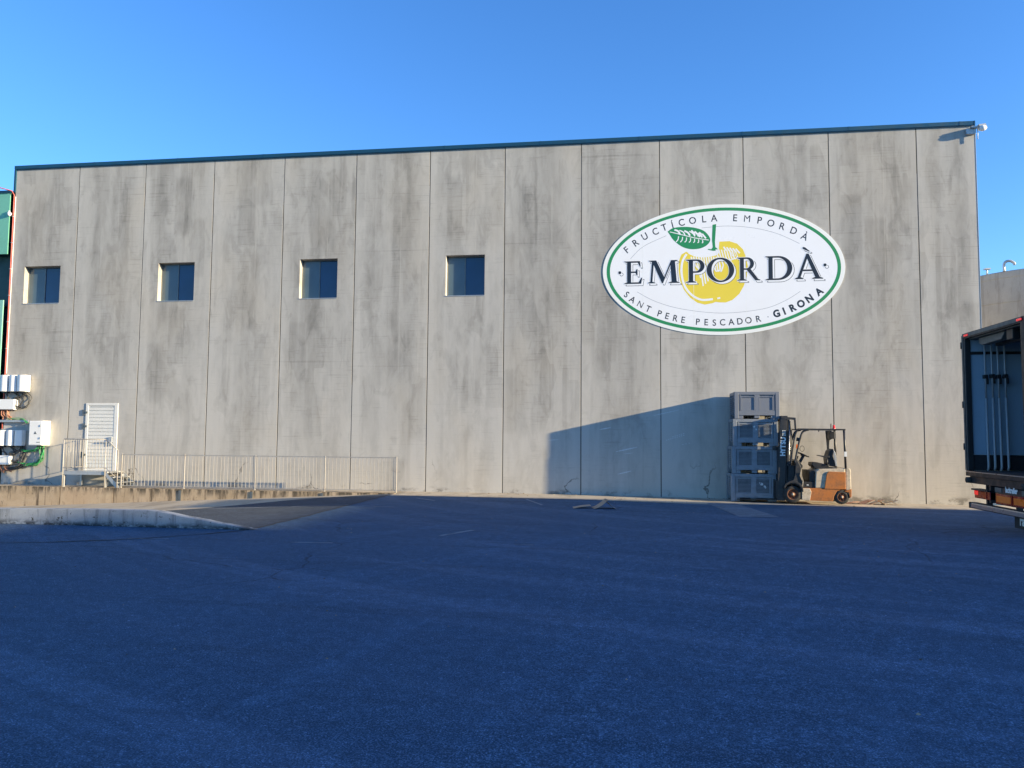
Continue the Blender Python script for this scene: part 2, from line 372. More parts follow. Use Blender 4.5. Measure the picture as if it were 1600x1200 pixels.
M['marking'] = plain_concrete('worn_marking', (.20, .22, .24), (.27, .29, .31), (.06, .07, .09), .9)
M['scrape'] = simple('white_scrape', (.62, .62, .60), .8, 0, .3, 20)
def lit(name, col, st):
    m = simple(name, col, .2, 0, .1); b = m.node_tree.nodes['Principled BSDF']
    b.inputs['Emission Color'].default_value = (*col, 1); b.inputs['Emission Strength'].default_value = st; return m
M['red_lit'] = lit('lit_red_lens', (.9, .03, .03), .22)
def glass(name, col, rough=.06):
    t = NT(name); p = t.pos(); n = t.noise(t.scaled(p, (1.2, 1, 1.2)), 1.0, 2)
    t.l(t.mix(t.ramp(n, .3, .7), col, tuple(c*.8 for c in col)), t.b.inputs['Base Color'])
    t.b.inputs['Roughness'].default_value = rough; t.b.inputs['Specular IOR Level'].default_value = .6
    t.l(t.bump(n, .03, .02), t.b.inputs['Normal']); return t.m
M['glass'] = glass('window_glass', (.010, .050, .120))
M['glass_milky'] = glass('pale_sash_glass', (.085, .125, .150), .2)  # left sash: paler, greyer glass colour

# ------------------------------------------------------------------ ground
def gz(x): return -.009*max(0.0, x+1.0) if x < 40 else -.009*41
def sheet(name, polys, mat, kind='structure', z=None):
    mb = MB()
    for poly in polys: mb.add(poly, [tuple(range(len(poly)))])
    o = mb.build(name, mat)
    for p in o.data.polygons:
        if p.normal.z < 0: p.flip()
    return tag(o, kind=kind)
def rz(x): return -.05*(-6.6-x) if x > -40 else -.05*33.4
xs = [-6.6, -1, 10, 40, 400]
polys = [[(x0, 13.28, gz(x0)), (x1, 13.28, gz(x1)), (x1, 22.05, gz(x1)), (x0, 22.05, gz(x0))] for x0, x1 in zip(xs, xs[1:])]
xs2 = [-400, -6.6, -1, 10, 40, 400]
polys += [[(x0, -300, gz(x0)), (x1, -300, gz(x1)), (x1, 13.28, gz(x1)), (x0, 13.28, gz(x0))] for x0, x1 in zip(xs2, xs2[1:])]
polys += [[(x0, 22.05, gz(x0)), (x1, 22.05, gz(x1)), (x1, 600, gz(x1)), (x0, 600, gz(x0))] for x0, x1 in zip(xs2, xs2[1:])]
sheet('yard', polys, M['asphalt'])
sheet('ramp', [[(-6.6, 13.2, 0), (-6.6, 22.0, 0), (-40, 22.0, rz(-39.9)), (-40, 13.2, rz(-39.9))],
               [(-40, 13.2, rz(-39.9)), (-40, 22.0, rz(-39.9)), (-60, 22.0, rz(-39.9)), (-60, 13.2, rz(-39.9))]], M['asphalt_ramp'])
# concrete strip at the wall foot, and a pale sunlit patch painted onto the ramp
def wav(i, a=.05): return a*math.sin(i*2.3)+a*.6*math.sin(i*5.1+1)
ap = []
def ape(x):
    K = [(-7, 21.4), (-1, 21.2), (.5, 20.95), (2.5, 20.8), (4, 21.2), (5, 21.3), (50, 21.3)]
    for (a, b), (c, d) in zip(K, K[1:]):
        if a <= x <= c: return b+(d-b)*(x-a)/(c-a)
    return 21.3
X = [-6.6+i*.5 for i in range(35)] + [12, 40]
for i, (x0, x1) in enumerate(zip(X, X[1:])):
    y0, y1 = ape(x0)+wav(x0, .02), ape(x1)+wav(x1, .02)
    ap.append([(x0, y0, gz(x0)+.004), (x1, y1, gz(x1)+.004), (x1, 23.2, gz(x1)+.004), (x0, 23.2, gz(x0)+.004)])
ap.append([(-60, 22.05, .004), (-6.6, 22.05, .004), (-6.6, 23.2, .004), (-60, 23.2, .004)])
sheet('pavement', ap, M['apron'])
rp = [(-6.9, 21.98), (-7.6, 21.7), (-8.6, 21.2), (-9.4, 20.4), (-10.0, 19.5), (-10.6, 18.7), (-12.5, 17.6), (-16, 16.6), (-22, 16), (-39, 16)]  # pale patch painted as the sunlit ramp, edged where the trailer's shadow starts
sheet('ramp_sun_patch', [[(x0, y0, rz(x0)+.004), (x0, 21.99, rz(x0)+.004), (x1, 21.99, rz(x1)+.004), (x1, y1, rz(x1)+.004)] for (x0, y0), (x1, y1) in zip(rp, rp[1:])], M['apron'])
# repair patch, worn yellow-white dashes
sheet('repair_patch', [[(2.20, 21.2, gz(2.2)+.006), (3.0, 21.25, gz(3)+.006), (3.45, 17.9, gz(3.4)+.006), (2.55, 17.75, gz(2.5)+.006)]], M['asphalt_patch'])
mk = []
for (x0, y0, x1, y1, w) in [(-5.25, 11.75, -4.55, 11.8, .06), (-3.1, 13.0, -2.7, 13.9, .10), (-5.6, 20.6, -4.9, 19.9, .08), (-1.7, 12.2, -1.4, 12.2, .06), (-8.0, 11.65, -7.3, 11.7, .05),
                            (-10.4, 18.3, -6.7, 18.3, .09), (-5.9, 17.9, -5.4, 17.9, .08), (-2.6, 20.9, -2.0, 19.3, .07)]:
    d = Vector((x1-x0, y1-y0)).normalized(); nx, ny = -d.y*w/2, d.x*w/2
    h = (lambda x: rz(x)+.005) if (x1 < -6.6 and y0 > 13.3) else (lambda x: gz(x)+.005)
    mk.append([(x0+nx, y0+ny, h(x0)), (x1+nx, y1+ny, h(x1)), (x1-nx, y1-ny, h(x1)), (x0-nx, y0-ny, h(x0))])
sheet('road_marking', mk, M['marking'])
# crack / resurfacing joint between ramp and yard
def ribbon(pts, w, z):
    out = []; P = [Vector(p) for p in pts]
    for a, b in zip(P, P[1:]):
        d = (b-a).normalized(); n = Vector((-d.y, d.x))*w*random.uniform(.4, 1)
        out.append([(a.x+n.x, a.y+n.y, z), (b.x+n.x, b.y+n.y, z), (b.x-n.x, b.y-n.y, z), (a.x-n.x, a.y-n.y, z)])
    return out
pts = [(-6.62+random.uniform(-.05, .05), 21.6-i*.35) for i in range(25)] + [(-6.7, 13.0), (-7.1, 12.4), (-7.6, 11.85), (-8.1, 11.45), (-8.9, 11.0), (-9.9, 10.7)]
sheet('asphalt_crack', ribbon(pts, .035, .006), M['darkmesh'])

# ------------------------------------------------------------------ warehouse
ZT = 10.64
wh = thing('warehouse', 'long grey precast concrete warehouse with blue roof edge and four small windows', 'building', (-5, D, 0))
SE = [-20.42, -18.05, -15.634, -13.198, -10.775, -8.358, -5.955, -3.58, -1.231, 1.109, 3.537, 5.945, 8.35, 9.93]
wins = {0: (-19.93, -18.60), 2: (-15.05, -13.78), 4: (-10.17, -8.92), 6: (-5.41, -4.19)}
WZ0, WZ1 = 6.02, 7.285
DOOR = (-17.40, -16.29, .48, 2.66)
TH = .24
def panel(i):
    g0, g1 = .014, .014
    if i == 0: g0 = 0
    if i == 12: g1 = 0
    x0, x1 = SE[i]+g0, SE[i+1]-g1; zb = min(gz(x0), gz(x1))-.3
    xs = [x0, x1]; zs = [zb, ZT]
    hole = None
    if i in wins: hole = (*wins[i], WZ0, WZ1)
    if i == 1: hole = DOOR
    bm = bmesh.new(); uvl = bm.loops.layers.uv.new('UVMap')
    if hole: xs = [x0, hole[0], hole[1], x1]; zs = [zb, hole[2], hole[3], ZT]
    def quad(ps):
        f = bm.faces.new([bm.verts.new(p) for p in ps])
        for l in f.loops: l[uvl].uv = ((l.vert.co.x-SE[i])/(SE[i+1]-SE[i]), l.vert.co.z)
    yo = D; ch = .002
    # chamfered long edges; front face
    for a in range(len(xs)-1):
        for b in range(len(zs)-1):
            if hole and a == 1 and b == 1: continue
            xa, xb = xs[a], xs[a+1]
            if a == 0: xa += ch
            if a == len(xs)-2: xb -= ch
            quad([(xa, yo, zs[b]), (xb, yo, zs[b]), (xb, yo, zs[b+1]), (xa, yo, zs[b+1])])
    for z0, z1 in zip(zs, zs[1:]):
        quad([(x0, yo+ch, z0), (x0+ch, yo, z0), (x0+ch, yo, z1), (x0, yo+ch, z1)])
        quad([(x1-ch, yo, z0), (x1, yo+ch, z0), (x1, yo+ch, z1), (x1-ch, yo, z1)])
        quad([(x0, yo+TH, z0), (x0, yo+ch, z0), (x0, yo+ch, z1), (x0, yo+TH, z1)])
        quad([(x1, yo+ch, z0), (x1, yo+TH, z0), (x1, yo+TH, z1), (x1, yo+ch, z1)])
    quad([(x0, yo, ZT), (x1, yo, ZT), (x1, yo+TH, ZT), (x0, yo+TH, ZT)])
    quad([(x1, yo+TH, zb), (x0, yo+TH, zb), (x0, yo+TH, ZT), (x1, yo+TH, ZT)]) if not hole else None
    if hole:
        a, b, c, d = hole
        quad([(a, yo, c), (a, yo+TH, c), (a, yo+TH, d), (a, yo, d)]); quad([(b, yo+TH, c), (b, yo, c), (b, yo, d), (b, yo+TH, d)])
        quad([(a, yo+TH, c), (a, yo, c), (b, yo, c), (b, yo+TH, c)]); quad([(a, yo, d), (a, yo+TH, d), (b, yo+TH, d), (b, yo, d)])
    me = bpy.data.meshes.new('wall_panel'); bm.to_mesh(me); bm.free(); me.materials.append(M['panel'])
    o = bpy.data.objects.new('wall_panel', me); COL.objects.link(o); o.parent = wh; o.matrix_parent_inverse = wh.matrix_basis.inverted()
    return o
for i in range(13): panel(i)
# structure behind: dark joint backing, side walls, back wall, roof
mb = MB(); mb.box(SE[0]+.02, SE[-1]-.02, D+TH+.003, D+TH+.05, -.6, WZ0-.1); mb.box(SE[0]+.02, SE[-1]-.02, D+TH+.45, D+TH+.5, WZ0-.1, ZT-.05)
mb.build('joint_backing', M['joint'], wh)
mb = MB(); mb.box(SE[0]+.003, SE[0]+.2, D+TH, D+32, -1, ZT-.05); mb.box(SE[-1]-.2, SE[-1]-.003, D+TH, D+32, -1, ZT-.05); mb.box(SE[0]+.003, SE[-1]-.003, D+32, D+32.2, -1, ZT-.05)
mb.build('side_wall', M['farwall'], wh)
MB().box(SE[0]+.2, SE[-1]-.2, D+TH+.5, D+32, ZT-.3, ZT-.1).build('roof', M['galv'], wh)
# blue sheet-metal coping with laps, and its return down the left corner
mb = MB(); x = SE[0]-.05
while x < SE[-1]-.05:
    x2 = min(x+3.0, SE[-1]-.01); mb.box(x, x2, D-.05, D+TH+.05, ZT+.003, ZT+.115); mb.box(x2-.03, x2, D-.055, D+TH+.055, ZT+.001, ZT+.12); x = x2
mb.box(SE[0]-.05, SE[-1]-.01, D-.035, D-.004, ZT-.02, ZT+.002)
mb.build('roof_coping', M['trim'], wh)
MB().box(SE[0]-.055, SE[0]+.012, D-.04, D+.1, 9.84, ZT-.021).build('corner_flashing', M['trim'], wh)
MB().box(SE[-1]-.002, SE[-1]+.008, D-.006, D+.1, gz(9.9), ZT-.25).build('corner_flashing', M['galv'], wh)
# dark sealant set just behind the panel faces, with stretches of a paler strip along one side
for k in range(1, 13):
    z = gz(SE[k]); MB().box(SE[k]-.0135, SE[k]+.0135, D+.0035, D+.04, z-.2, ZT-.02).build('joint_seal', M['joint'], wh)
    mb = MB()
    while z < ZT-.3:
        z2 = min(ZT-.05, z+random.uniform(.4, 2.0))
        if random.random() < .22: mb.box(SE[k]-.0135, SE[k]-.004, D+.0008, D+.0033, z, z2)
        z = z2
    if mb.parts: mb.build_each('pale_bead', M['marking'], wh)
# windows
for k, (a, b) in wins.items():
    y = D+.19
    fr = MB(); w = .035
    fr.box(a+.001, b-.001, y, y+.06, WZ0+.001, WZ0+w); fr.box(a+.001, b-.001, y, y+.06, WZ1-w, WZ1-.001)
    fr.box(a+.001, a+w, y, y+.06, WZ0+w, WZ1-w); fr.box(b-w, b-.001, y, y+.06, WZ0+w, WZ1-w)
    mid = a+(b-a)*.47
    fo = fr.build('window', M['greyframe'], wh)
    MB().box(a+w, mid-.02, y+.018, y+.026, WZ0+w, WZ1-w).build('pane', M['glass_milky'], fo)
    MB().box(mid-.02, mid+.012, y+.01, y+.04, WZ0+w, WZ1-w).build('sash_bar', M['greyframe'], fo)
    MB().box(mid+.012, b-w, y+.032, y+.040, WZ0+w, WZ1-w).build('pane', M['glass'], fo)
    MB().box(a-.004, b+.004, D-.012, y-.002, WZ0-.014, WZ0+.006).build('sill', M['galv'], fo)
# service door
dx0, dx1, dz0, dz1 = DOOR
df = MB(); w = .08
df.box(dx0-.02, dx0+w, D-.02, D+.10, dz0, dz1+.02); df.box(dx1-w-.03, dx1+.02, D-.02, D+.10, dz0, dz1+.02); df.box(dx0+w, dx1-w-.03, D-.02, D+.10, dz1-w+.02, dz1+.02)
dl = MB(); z = dz0+.01; 
while z < dz1-w+.01:
    z2 = min(z+.115, dz1-w+.015); dl.box(dx0+w+.002, dx1-w-.032, D-.014, D+.06, z, z2-.016); z = z2
dl.box(dx0+w+.002, dx1-w-.032, D+.006, D+.058, dz0+.01, dz1-w+.015)
dr = dl.build('door', M['door'], wh)
df.build('frame', M['door'], dr, .006)
MB().box(dx1-.25, dx1-.14, D-.05, D-.015, 1.30, 1.58).box(dx1-.60, dx1-.16, D-.07, D-.045, 1.40, 1.425).build('handle', M['galv'], dr)
for hzz in (2.38, 1.93, 1.0): MB().box(dx0-.13, dx0-.01, D-.03, D-.002, hzz-.09, hzz+.09).box(dx0-.02, dx0+.05, D-.045, D-.022, hzz-.03, hzz+.03).build('hinge', M['greyframe'], dr)
MB().box(dx0-.2, dx1+.25, D-.002, D-.03, dz0-.08, dz0-.005).build('door_sill', M['galv'], dr)

# white scrapes and chalky dashes on the wall beside the bins
for seed, pts, w in ((1, [(-3.58+2.9, 1.93), (-.35, 1.99)], .03), (2, [(.9, 2.35), (1.65, 2.52)], .02), (3, [(-.20, 1.28), (.42, 1.42)], .035), (4, [(-.15, .62), (.25, .72)], .035), (5, [(.05, 1.22), (.3, 1.25)], .015), (6, [(-2.2, 1.6), (-1.9, 1.62)], .02)):
    a, b = Vector(pts[0]), Vector(pts[1]); m = MB(); n = 7
    for i in range(n):
        p, q = a.lerp(b, i/n), a.lerp(b, (i+.95)/n); ww = w*(.3+.7*math.sin(math.pi*(i+.5)/n))
        m.prism([(p.x, p.y-ww/2), (q.x, q.y-ww/2), (q.x, q.y+ww/2), (p.x, p.y+ww/2)], 'y', D-.003, D-.0005)
    m.build('scrape_mark', M['scrape'], wh)
m = MB()
for i in range(9):
    x = 1.25+i*.062
    for k in range(2):
        if i < 3 and k: continue
        z = 1.62+i*.018+k*.05; m.prism([(x, z), (x+.032, z+.004), (x+.034, z+.026), (x+.002, z+.022)], 'y', D-.003, D-.0005)
for i in range(3): m.prism([(1.72+i*.09, 1.50+i*.02), (1.75+i*.09, 1.50+i*.02), (1.75+i*.09, 1.52+i*.02), (1.72+i*.09, 1.52+i*.02)], 'y', D-.003, D-.0005)
m.build('painted_dots', M['scrape'], wh)

# ------------------------------------------------------------------ sign
SY = D-.012
sg = thing('company_sign', 'oval white board with green ring, yellow fruit and EMPORDÀ lettering on the wall', 'sign', (2.88, SY, 6.65))
def SX(a, b): return (.073+(a-215)*.004793, 6.241-.000102*(a-215)-.00509*(b-555))
def ell(cx, cz, rx, rz_, n=160): return [(cx+rx*math.cos(2*math.pi*i/n), cz+rz_*math.sin(2*math.pi*i/n)) for i in range(n)]
CX, CZ, RX, RZ = 2.88, 6.655, 3.462, 1.945
def rings(mb, out, inn, y):
    n = len(out); mb.add([(p[0], y, p[1]) for p in out+inn], [(i, (i+1) % n, n+(i+1) % n, n+i) for i in range(n)])
def poly_layer(mb, loops, y):
    vs = [p for l in loops for p in l]
    tr = tessellate_polygon([[Vector((p[0], p[1], 0)) for p in l] for l in loops])
    mb.add([(p[0], y, p[1]) for p in vs], [tuple(t) for t in tr])
bd = MB(); bd.prism(ell(CX, CZ, RX, RZ), 'y', SY, D-.002); bd.build('board', M['s_edge'], sg)
o_ = MB(); poly_layer(o_, [ell(CX, CZ, RX-.19, RZ-.17)], SY-0.00036); o_.build('panel_face', M['s_white'], sg)
o_ = MB(); rings(o_, ell(CX, CZ, RX-.115, RZ-.10), ell(CX, CZ, RX-.212, RZ-.192), SY-0.00072); o_.build('green_ring', M['s_green'], sg)
_lift = [0]
def stroke(mb, pts, w, y):
    _lift[0] = (_lift[0]+1) % 20; y = y-_lift[0]*.00001
    P = [Vector(p) for p in pts]; L = []; R = []
    for i, p in enumerate(P):
        d = (P[min(i+1, len(P)-1)]-P[max(i-1, 0)]).normalized(); n = Vector((-d.y, d.x))*w/2
        L.append(p+n); R.append(p-n)
    n = len(P); mb.add([(q.x, y, q.y) for q in L+R], [(i, i+1, n+i+1, n+i) for i in range(n-1)])
def crop_smooth(pts, k=6): return [(v.x, v.y) for v in sweep([(*SX(*p), 0) for p in pts], k)]
o_ = MB()
for arc in ([(250, 398), (330, 325), (470, 262)], [(688, 218), (840, 208), (1000, 222), (1140, 258), (1262, 314)], [(290, 595), (400, 650), (560, 694), (800, 717), (1040, 692), (1170, 645), (1262, 590)]):
    stroke(o_, crop_smooth(arc), .012, SY-0.00072)
o_.build('thin_arc', M['s_grey'], sg)
o_ = MB()
for a in (326, 634, 945):
    t = (SX(a, 0)[0]-CX)/(RX-.22); zz = (RZ-.2)*math.sqrt(max(0, 1-t*t)); x = SX(a, 0)[0]; o_.box(x-.004, x+.004, SY-0.0009, SY-0.0005, CZ-zz, CZ+zz)
o_.build('board_joint', M['s_edge'], sg)
# fruit
fr = [(790, 300), (850, 297), (895, 312), (930, 345), (948, 392), (958, 445), (950, 505), (932, 560), (905, 605), (865, 640), (825, 655), (790, 655), (765, 652), (745, 660), (700, 668), (655, 657), (612, 628), (575, 582), (552, 530), (543, 470), (545, 415), (560, 375), (590, 358), (598, 362), (608, 372), (640, 386), (690, 392), (735, 388), (770, 380), (786, 368), (786, 340)]
o_ = MB(); poly_layer(o_, [[(x, z) for x, z in [SX(*p) for p in fr]]], SY-0.00072); o_.build('fruit', M['s_yellow'], sg)
o_ = MB()
def hl(pts, w): stroke(o_, crop_smooth(pts, 5), w*.0048, SY-0.00108)
hl([(592, 372), (566, 420), (562, 490), (580, 560), (622, 612), (680, 640), (748, 636)], 13)
hl([(775, 632), (792, 628)], 10)
for i in range(12):
    x = 620+i*15; y0 = 388; hl([(x, y0), (x+10, 430+i*4), (x+26, (540 if 1 < i < 6 else 470)-(i % 3)*14+ (20 if 2<i<6 else 0))], 8)
for i in range(7): x = 770+i*16; hl([(x, 345+i*1), (x+14, 400), (x+26+i, 452-i*11)], 7)
for i in range(5): x = 815+i*18; hl([(x, 330+i*3), (x+16+i*2, 352+i*4)], 9)
for i in range(4): x = 868+i*10; hl([(x-10, 360), (x, 386)], 4)
o_.build('fruit_highlight', M['s_white'], sg)
o_ = MB()
poly_layer(o_, [crop_smooth([(478, 238), (510, 218), (560, 211), (620, 213), (680, 227), (715, 250), (736, 288), (715, 320), (670, 340), (610, 342), (560, 325), (515, 290), (490, 255), (478, 238)])[:-1]], SY-0.00112)
poly_layer(o_, [[SX(*p) for p in [(750, 200), (772, 196), (768, 250), (764, 300), (766, 332), (778, 340), (776, 352), (752, 354), (720, 347), (722, 342), (742, 344), (750, 332), (746, 290), (748, 240)]]], SY-0.00112)
o_.build('leaf', M['s_green'], sg)
o_ = MB()
def hl2(pts, w): stroke(o_, crop_smooth(pts, 4), w*.0048, SY-0.00148)
hl2([(492, 240), (560, 256), (640, 276), (726, 290)], 5)
for i in range(6): x = 520+i*30; hl2([(x, 228+i*3), (x+22, 236+i*5), (x+34, 256+i*4)], 7 if i % 2 else 11)
for i in range(7): x = 545+i*24; hl2([(x, 266+i*4), (x-4+i, 286+i*3), (x-16+i*2, 300+i*1)], 6)
for i in range(4): x = 610+i*22; hl2([(x+12, 232+i*7), (x+24, 244+i*8), (x+34, 262+i*6)], 10)
o_.build('leaf_vein', M['s_white'], sg)
# arc lettering
def glyph_mesh(txt, size, mat4, bold=0.0, sx=1.0):
    cu = bpy.data.curves.new('g', 'FONT'); cu.body = txt; cu.size = size; cu.align_x = 'CENTER'; cu.offset = bold; cu.resolution_u = 4
    ob = bpy.data.objects.new('g', cu); COL.objects.link(ob)
    dg = bpy.context.evaluated_depsgraph_get(); me = bpy.data.meshes.new_from_object(ob.evaluated_get(dg))
    vs = [mat4 @ Vector((v.co.x*sx, v.co.y, 0)) for v in me.vertices]; fs = [tuple(p.vertices) for p in me.polygons]
    bpy.data.objects.remove(ob); bpy.data.meshes.remove(me); bpy.data.curves.remove(cu); return vs, fs
o_ = MB()
CAP = .70   # cap height of the built-in font per unit of size
def arc_text(items, cap, bold=.003):
    for ch, a, b, rot in items:
        x, z = SX(a, b); r = math.radians(rot); cx_, sx_ = math.cos(r), math.sin(r)
        h = cap/2
        # local glyph x -> along tangent, y -> up; centred on (x, z)
        m = Matrix(((cx_, -sx_, 0, x + sx_*h), (0, 0, -1, SY-0.00076), (sx_, cx_, 0, z - cx_*h), (0, 0, 0, 1)))
        vs, fs = glyph_mesh(ch, cap/CAP, m, 0 if ch in 'MN' and bold < .01 else bold, .92); o_.add(vs, fs)
arc_text([('F', 225, 345, 38), ('R', 280, 303, 34), ('U', 337, 265, 27), ('C', 403, 236, 22), ('T', 457, 212, 18), ('Í', 508, 200, 14), ('C', 563, 184, 10), ('O', 630, 173, 7), ('L', 698, 165, 4), ('A', 760, 160, 2),
          ('E', 885, 160, -4), ('M', 957, 165, -6), ('P', 1030, 176, -9), ('O', 1097, 193, -13), ('R', 1162, 212, -17), ('D', 1230, 238, -21), ('À', 1293, 273, -27)], .205)
arc_text([('S', 226, 610, -37), ('A', 262, 640, -33), ('N', 310, 668, -29), ('T', 358, 694, -24), ('P', 426, 721, -16), ('E', 472, 735, -14), ('R', 521, 748, -12), ('E', 568, 757, -9), ('P', 656, 768, -4), ('E', 706, 770, -2), ('S', 755, 772, 0),
          ('C', 804, 770, 2), ('A', 856, 767, 4), ('D', 906, 763, 6), ('O', 957, 757, 8), ('R', 1014, 748, 10)], .185)
arc_text([('G', 1122, 717, 17), ('I', 1166, 703, 20), ('R', 1214, 684, 24), ('O', 1264, 660, 28), ('N', 1313, 630, 33), ('A', 1369, 590, 37)], .20, .013)
poly_layer(o_, [ell(*SX(1072, 737), .014, .014, 12)], SY-0.00076)
o_.build('arc_lettering', M['s_black'], sg)
# big serif word, drawn glyph by glyph in em units (cap height 1)
def arcp(cx, cy, rx, ry, a0, a1, n=14): return [(cx+rx*math.cos(math.radians(a0+(a1-a0)*i/n)), cy+ry*math.sin(math.radians(a0+(a1-a0)*i/n))) for i in range(n+1)]
G = {}
G['E'] = (.80, [[(0,0),(0,.035),(.12,.07),(.12,.93),(0,.965),(0,1),(.70,1),(.73,.76),(.69,.76),(.60,.93),(.30,.93),(.30,.55),(.50,.55),(.55,.65),(.59,.65),(.59,.37),(.55,.37),(.50,.48),(.30,.48),(.30,.07),(.64,.07),(.76,.27),(.80,.27),(.75,0)]])
G['M'] = (1.36, [[(0,0),(0,.035),(.10,.07),(.17,.93),(.04,.965),(.04,1),(.36,1),(.70,.27),(1.0,1),(1.28,1),(1.28,.965),(1.17,.93),(1.24,.07),(1.36,.035),(1.36,0),(.90,0),(.90,.035),(1.02,.07),(.97,.78),(.65,0),(.60,0),(.25,.80),(.19,.07),(.31,.035),(.31,0)]])
G['P'] = (.80, [[(0,0),(0,.035),(.12,.07),(.12,.93),(0,.965),(0,1)] + arcp(.46,.71,.32,.29,90,-90) + [(.30,.42),(.30,.07),(.43,.035),(.43,0)], [(.30,.93)] + arcp(.42,.71,.18,.22,90,-90) + [(.30,.49)]])
G['O'] = (1.14, [arcp(.57,.5,.57,.53,0,349,32), [(.57+(.36*math.cos(t)*math.cos(.12)-.46*math.sin(t)*math.sin(.12)), .5+(.36*math.cos(t)*math.sin(.12)+.46*math.sin(t)*math.cos(.12))) for t in [2*math.pi*i/30 for i in range(30)]]])
G['R'] = (1.02, [[(0,0),(0,.035),(.12,.07),(.12,.93),(0,.965),(0,1)] + arcp(.44,.73,.31,.27,90,-60) + [(.93,.06),(1.02,.035),(1.02,0),(.80,0),(.42,.46),(.30,.46),(.30,.07),(.42,.035),(.42,0)], [(.30,.93)] + arcp(.41,.73,.17,.20,90,-90) + [(.30,.53)]])
G['D'] = (1.12, [[(0,0),(0,.035),(.12,.07),(.12,.93),(0,.965),(0,1)] + arcp(.54,.5,.58,.5,90,-90, 20), [(.30,.93)] + arcp(.51,.5,.40,.43,90,-90,18) + [(.30,.07)]])
G['A'] = (1.20, [[(0,0),(0,.035),(.11,.08),(.50,1.04),(.60,1.04),(1.06,.08),(1.20,.035),(1.20,0),(.74,0),(.74,.035),(.86,.08),(.75,.32),(.33,.32),(.24,.08),(.36,.035),(.36,0)], [(.36,.39),(.72,.39),(.53,.83)]])
G['`'] = (.4, [[(0,.22),(.07,.28),(.16,.25),(.40,.02),(.36,0),(.08,.14)]])
def offset_loop(l, d):
    P = [Vector(p) for p in l]; n = len(P); A = sum(P[i].x*P[(i+1) % n].y-P[(i+1) % n].x*P[i].y for i in range(n))
    s = -1 if A > 0 else 1; out = []
    for i in range(n):
        e1 = (P[i]-P[i-1]); e2 = (P[(i+1) % n]-P[i])
        if e1.length < 1e-6 or e2.length < 1e-6: out.append(P[i]); continue
        e1.normalize(); e2.normalize()
        n1 = Vector((-e1.y, e1.x))*s; n2 = Vector((-e2.y, e2.x))*s; m = n1+n2
        if m.length < .3: m = n1
        else: m = m/m.length; m = m/max(.5, m.dot(n1))
        out.append(P[i]+m*d)
    return [(p.x, p.y) for p in out]
word = [('E', 212, 322, 549, 412), ('M', 357, 549, 545, 406), ('P', 588, 703, 541, 402), ('O', 712, 877, 535, 396), ('R', 895, 1030, 529, 391), ('D', 1062, 1218, 526, 384), ('A', 1233, 1395, 520, 376)]
glyphs = []
for ch, a0, a1, bb, bt in word:
    w_, loops = G[ch]; x0, z0 = SX(a0, bb); x1, z1 = SX(a1, bt); 
    glyphs.append([[(x0+(x1-x0)*p[0]/w_, z0+(z1-z0)*p[1]) for p in l] for l in loops])
x0, z0 = SX(1276, 362); x1, z1 = SX(1322, 333)
glyphs.append([[(x0+(x1-x0)*p[0]/.4, z0+(z1-z0)*p[1]/.28) for p in G['`'][1][0]]])
for a, b in ((184, 481), (1407, 438)): glyphs.append([ell(*SX(a, b), .045, .045, 20)])
def word_layer(name, mat, off, dx, dz, y):
    m = MB()
    for loops in glyphs:
        L = [[(p[0]+dx, p[1]+dz) for p in (offset_loop(l, off if i == 0 else -off) if off else l)] for i, l in enumerate(loops)]
        poly_layer(m, L, y)
    m.build(name, mat, sg)
word_layer('lettering_outline', M['s_black'], .009, .052, -.055, SY-0.00168)
word_layer('lettering_shade', M['s_white'], -.004, .052, -.055, SY-0.00216)
word_layer('lettering_gap', M['s_white'], .016, .004, -.004, SY-0.00264)
word_layer('lettering', M['s_black'], .0, 0, 0, SY-0.00312)

# ------------------------------------------------------------------ floodlight and siren on the right corner
fx = thing('floodlight', 'small white floodlight on a bracket at the top right corner of the wall', 'floodlight', (9.85, D-.1, 10.5))
MB().box(9.66, 9.92, D-.09, D-.006, 10.36, 10.52).build('junction_box', M['galv'], fx, .01)
MB().tube([(9.88, D-.05, 10.50), (9.97, D-.10, 10.54), (10.10, D-.13, 10.50)], .022).tube([(9.965, D-.08, 10.52), (9.965, D-.08, 10.20)], .012).build('bracket', M['white'], fx)
MB().lathe([(-.09, .02), (-.09, .075), (.02, .09), (.09, .05), (.11, .02)], (10.07, D-.14, 10.50), 'x', 16).build('lamp_head', M['white'], fx)
MB().prism([(9.95, 10.59), (10.13, 10.61), (10.16, 10.54), (9.97, 10.53)], 'y', D-.20, D-.06).build('visor', M['galv'], fx)
MB().box(9.78, 9.93, D-.15, D-.006, 10.522, 10.57).build('arm_plate', M['galv'], fx)

# ------------------------------------------------------------------ green building at the left
gb = thing('green_shed', 'green metal-clad shed standing next to the concrete warehouse', 'building', (-24, D-.3, 0))
def ribbed(x0, x1, y, z0, z1, step=.3):
    m = MB(); x = x1
    while x > x0: m.box(max(x0, x-step+.03), x, y-.02, y+.02, z0, z1); m.box(max(x0, x-step), max(x0, x-step+.03), y, y+.015, z0, z1); x -= step
    return m
ribbed(-30, -20.575, D-.03, 7.72, 9.82, 1.2).build('upper_cladding', M['green1'], gb)
ribbed(-30, -20.635, D-.03, -1, 6.15, 1.2).build('lower_cladding', M['green3'], gb)
MB().box(-30, -20.58, D+.3, D+.4, 6.0, 7.8).box(-20.574, -20.45, D+.25, D+.5, -1.2, 9.8).build('shaded_recess', M['green2'], gb)  # dark colour stands for shade in the opening and the corner gap
MB().box(-30, -20.54, D-.09, D+8, 9.825, 9.90).build('roof_edge', M['trim'], gb)
MB().box(-30, -20.6, D+.41, D+10, -1.2, 9.7).build('shed_body', M['green2'], gb)
